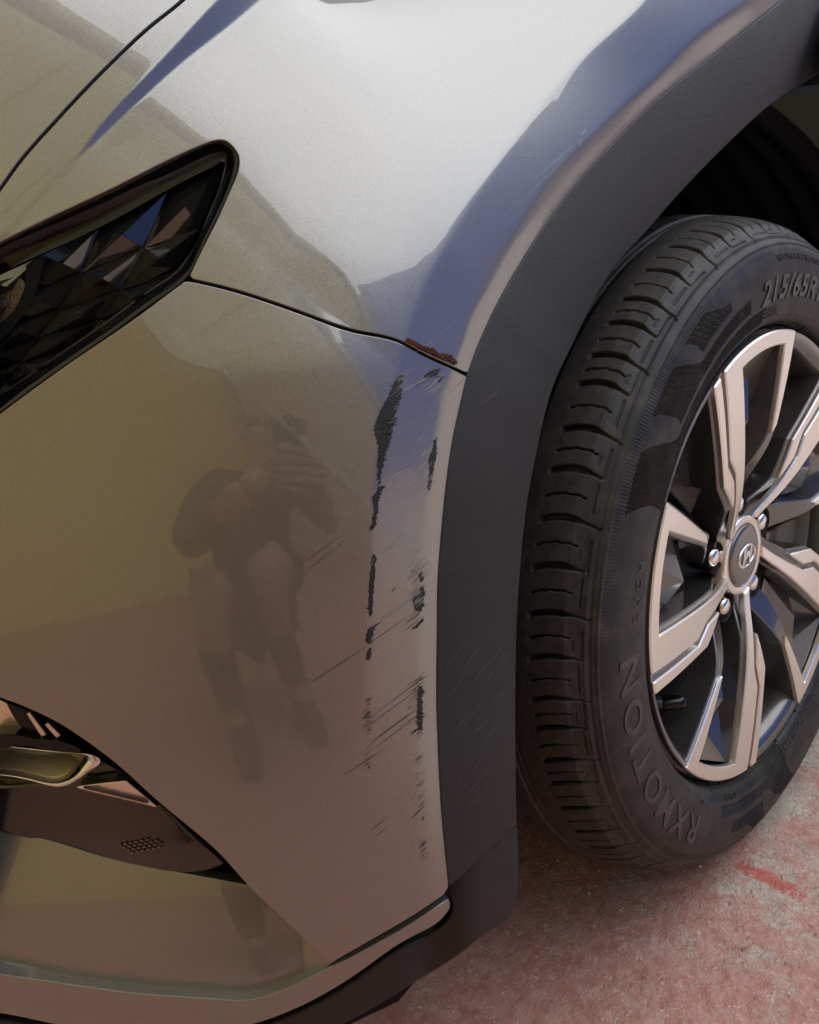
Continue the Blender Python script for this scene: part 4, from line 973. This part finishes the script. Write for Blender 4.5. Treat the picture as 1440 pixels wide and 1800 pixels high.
b5 = empty('added_cottage', 'unseen low peach house added for the wheel arch lip to reflect', 'building')  # out-of-frame house, added to give the arch lip a peach reflection
wallbox('wall', 9.0, 12, -4.2, 6, 0, 2.7, mat('peach_render', (.86, .66, .55), .8), b5)
wallbox('roof', 8.8, 12.2, -4.3, 6.2, 2.7, 2.9, GREYW, b5)
#==PERSON==

SKIN = mat('skin', (.50, .29, .20), .55)
SHIRT = mat('dark_shirt', (.035, .035, .036), .85)
SHORTS = mat('grey_shorts', (.055, .056, .06), .85)
HAIR = mat('dark_hair', (.012, .01, .008), .6)
def skinned(name, pts, edges, parent, m, sub=2, root=0):
    """pts: list of (x,y,z,radius)"""
    me = bpy.data.meshes.new(name); me.from_pydata([p[:3] for p in pts], edges, []); me.update()
    o = bpy.data.objects.new(name, me); C.objects.link(o); o.parent = parent
    me.materials.append(m)
    sk = o.modifiers.new('skin', 'SKIN'); sk.use_smooth_shade = True
    for i, p in enumerate(pts):
        me.skin_vertices[0].data[i].radius = (p[3], p[3] if len(p) < 5 else p[4]); me.skin_vertices[0].data[i].use_root = (i == root)
    o.modifiers.new('sub', 'SUBSURF').levels = sub; o.modifiers['sub'].render_levels = sub
    return o
per = empty('person', 'person in a dark shirt and shorts squatting and photographing the bumper', 'person')
B_ = [(-1.22, -.52, .34, .12), (-1.15, -.49, .47, .115), (-1.08, -.48, .60, .12), (-1.02, -.50, .70, .07), (-.99, -.53, .77, .05), (-.96, -.55, .83, .075, .085), (-.955, -.55, .90, .075, .085),   # 0-6 spine head
      (-1.17, -.37, .67, .055), (-1.10, -.22, .54, .045), (-.98, -.25, .57, .036), (-.86, -.33, .625, .028),                 # 7-10 left arm
      (-.98, -.66, .67, .055), (-.84, -.62, .54, .045), (-.80, -.52, .60, .036), (-.775, -.44, .655, .028),                # 11-14 right arm
      (-1.26, -.40, .30, .09), (-1.12, -.25, .40, .080), (-1.02, -.16, .43, .060), (-1.12, -.20, .24, .050), (-1.16, -.24, .08, .036), (-1.06, -.17, .035, .035), # left leg
      (-1.16, -.60, .30, .09), (-1.04, -.44, .41, .080), (-.94, -.33, .44, .060), (-1.03, -.42, .24, .050), (-1.06, -.47, .08, .036), (-.97, -.40, .035, .035)]
SHF = np.array([-.26, -.38, 0.])
B_ = [tuple(np.array(p[:3]) + (SHF if i not in (10, 14) else 0)) + tuple(p[3:]) for i, p in enumerate(B_)]
for i_, k_ in ((9, .55), (13, .55)):
    p = B_[i_]; B_[i_] = tuple(np.array(p[:3]) - SHF * k_) + (p[3],)
for i_, k_ in ((8, .15), (12, .15)):
    p = B_[i_]; B_[i_] = tuple(np.array(p[:3]) - SHF * k_) + (p[3],)
E_ = [(0, 1), (1, 2), (2, 3), (3, 4), (4, 5), (5, 6), (2, 7), (7, 8), (8, 9), (9, 10), (2, 11), (11, 12), (12, 13), (13, 14), (0, 15), (15, 16), (16, 17), (17, 18), (18, 19), (19, 20), (0, 21), (21, 22), (22, 23), (23, 24), (24, 25), (25, 26)]
skinned('body', B_, E_, per, SKIN)
g = 1.16
sh = [0, 1, 2, 3, 7, 8, 11, 12]; SI = {v: i for i, v in enumerate(sh)}
sh = [0, 1, 2, 3, 7, 8, 9, 11, 12, 13]; SI = {v: i for i, v in enumerate(sh)}
def near(a, b, t): return tuple(np.array(B_[a][:3]) * (1 - t) + np.array(B_[b][:3]) * t)
skinned('shirt', [(*B_[i][:3], B_[i][3] * (g if i not in (3,) else 1.05)) for i in sh] + [(*near(9, 10, .75), .038), (*near(13, 14, .75), .038)],
        [(SI[a], SI[b]) for a, b in E_ if a in SI and b in SI] + [(SI[9], 10), (SI[13], 11)], per, SHIRT)
so = [0, 15, 16, 21, 22]; SI = {v: i for i, v in enumerate(so)}
skinned('shorts', [(*B_[i][:3], B_[i][3] * 1.2) for i in so], [(SI[a], SI[b]) for a, b in E_ if a in SI and b in SI], per, SHORTS)
skinned('hair', [(-.985 - .26, -.57 - .38, .88, .078), (-.975 - .26, -.56 - .38, .935, .06)], [(0, 1)], per, HAIR)
for i in (20, 26):
    x, y, z = B_[i][:3]
    skinned('shoe', [(x - .11, y - .09, .045, .042), (x - .04, y - .03, .04, .042), (x + .04, y + .035, .032, .04), (x + .09, y + .075, .028, .032)], [(0, 1), (1, 2), (2, 3)], per, SHIRT)
for i in (17, 23):
    a, b, c = B_[i], B_[i + 1], B_[i + 2]
    skinned('sock', [(a[0] * .35 + b[0] * .65, a[1] * .35 + b[1] * .65, a[2] * .35 + b[2] * .65, .064), (*b[:3], .062), (*c[:3], .048)], [(0, 1), (1, 2)], per, SHIRT)
# face
skinned('nose', [(-1.155, -.88, .875, .010), (-1.142, -.87, .855, .013)], [(0, 1)], per, SKIN)
# phone, held upright by its lower corners; the lens is where the picture was taken from
ph = empty('phone', 'black phone held up in both hands in front of the face', 'phone')
def cam_pt(x, y, z): return CAMP + np.array([x, y, z]) @ RW.T        # right, down, forward
def pbox(name, x0, x1, y0, y1, z0, z1, m):
    V = [cam_pt(x, y, z) for z in (z0, z1) for x, y in ((x0, y0), (x1, y0), (x1, y1), (x0, y1))]
    return mesh(name, V, [(3, 2, 1, 0), (4, 5, 6, 7), (0, 1, 5, 4), (1, 2, 6, 5), (2, 3, 7, 6), (3, 0, 4, 7)], ph, m, smooth=False)
pbox('case', -.056, .018, -.016, .130, -.016, -.008, BLACKG)
pbox('camera_bump', -.016, .012, -.012, .016, -.0078, -.0052, BLACKG)
# hand: four fingers across the back of the phone, thumb in front
hp = []
def camv(x, y, z): return tuple(cam_pt(x, y, z))
for k in range(4):
    y = .050 + k * .019; ln = (.075, .085, .080, .062)[k]
    skinned('finger', [(*camv(.030, y + .004, -.022), .010), (*camv(.022, y, -.002), .0095), (*camv(.022 - ln * .5, y - .004, .004), .009), (*camv(.022 - ln, y - .002, -.001), .0075)], [(0, 1), (1, 2), (2, 3)], per, SKIN)
skinned('palm', [(*camv(.034, .055, -.026), .016), (*camv(.036, .085, -.03), .022), (*camv(.034, .115, -.034), .02), tuple(B_[14][:3]) + (.026,)], [(0, 1), (1, 2), (2, 3)], per, SKIN)
skinned('thumb', [(*camv(.036, .075, -.034), .013), (*camv(.018, .055, -.036), .011), (*camv(-.006, .045, -.03), .009)], [(0, 1), (1, 2)], per, SKIN)
for k in range(4):
    y = .070 + k * .018
    skinned('finger', [(*camv(-.066, y + .006, -.024), .010), (*camv(-.062, y + .002, -.002), .0095), (*camv(-.036, y, .006), .0085), (*camv(-.014, y, .004), .0075)], [(0, 1), (1, 2), (2, 3)], per, SKIN)
skinned('palm', [(*camv(-.070, .075, -.028), .016), (*camv(-.074, .105, -.034), .022), tuple(B_[10][:3]) + (.026,)], [(0, 1), (1, 2)], per, SKIN)
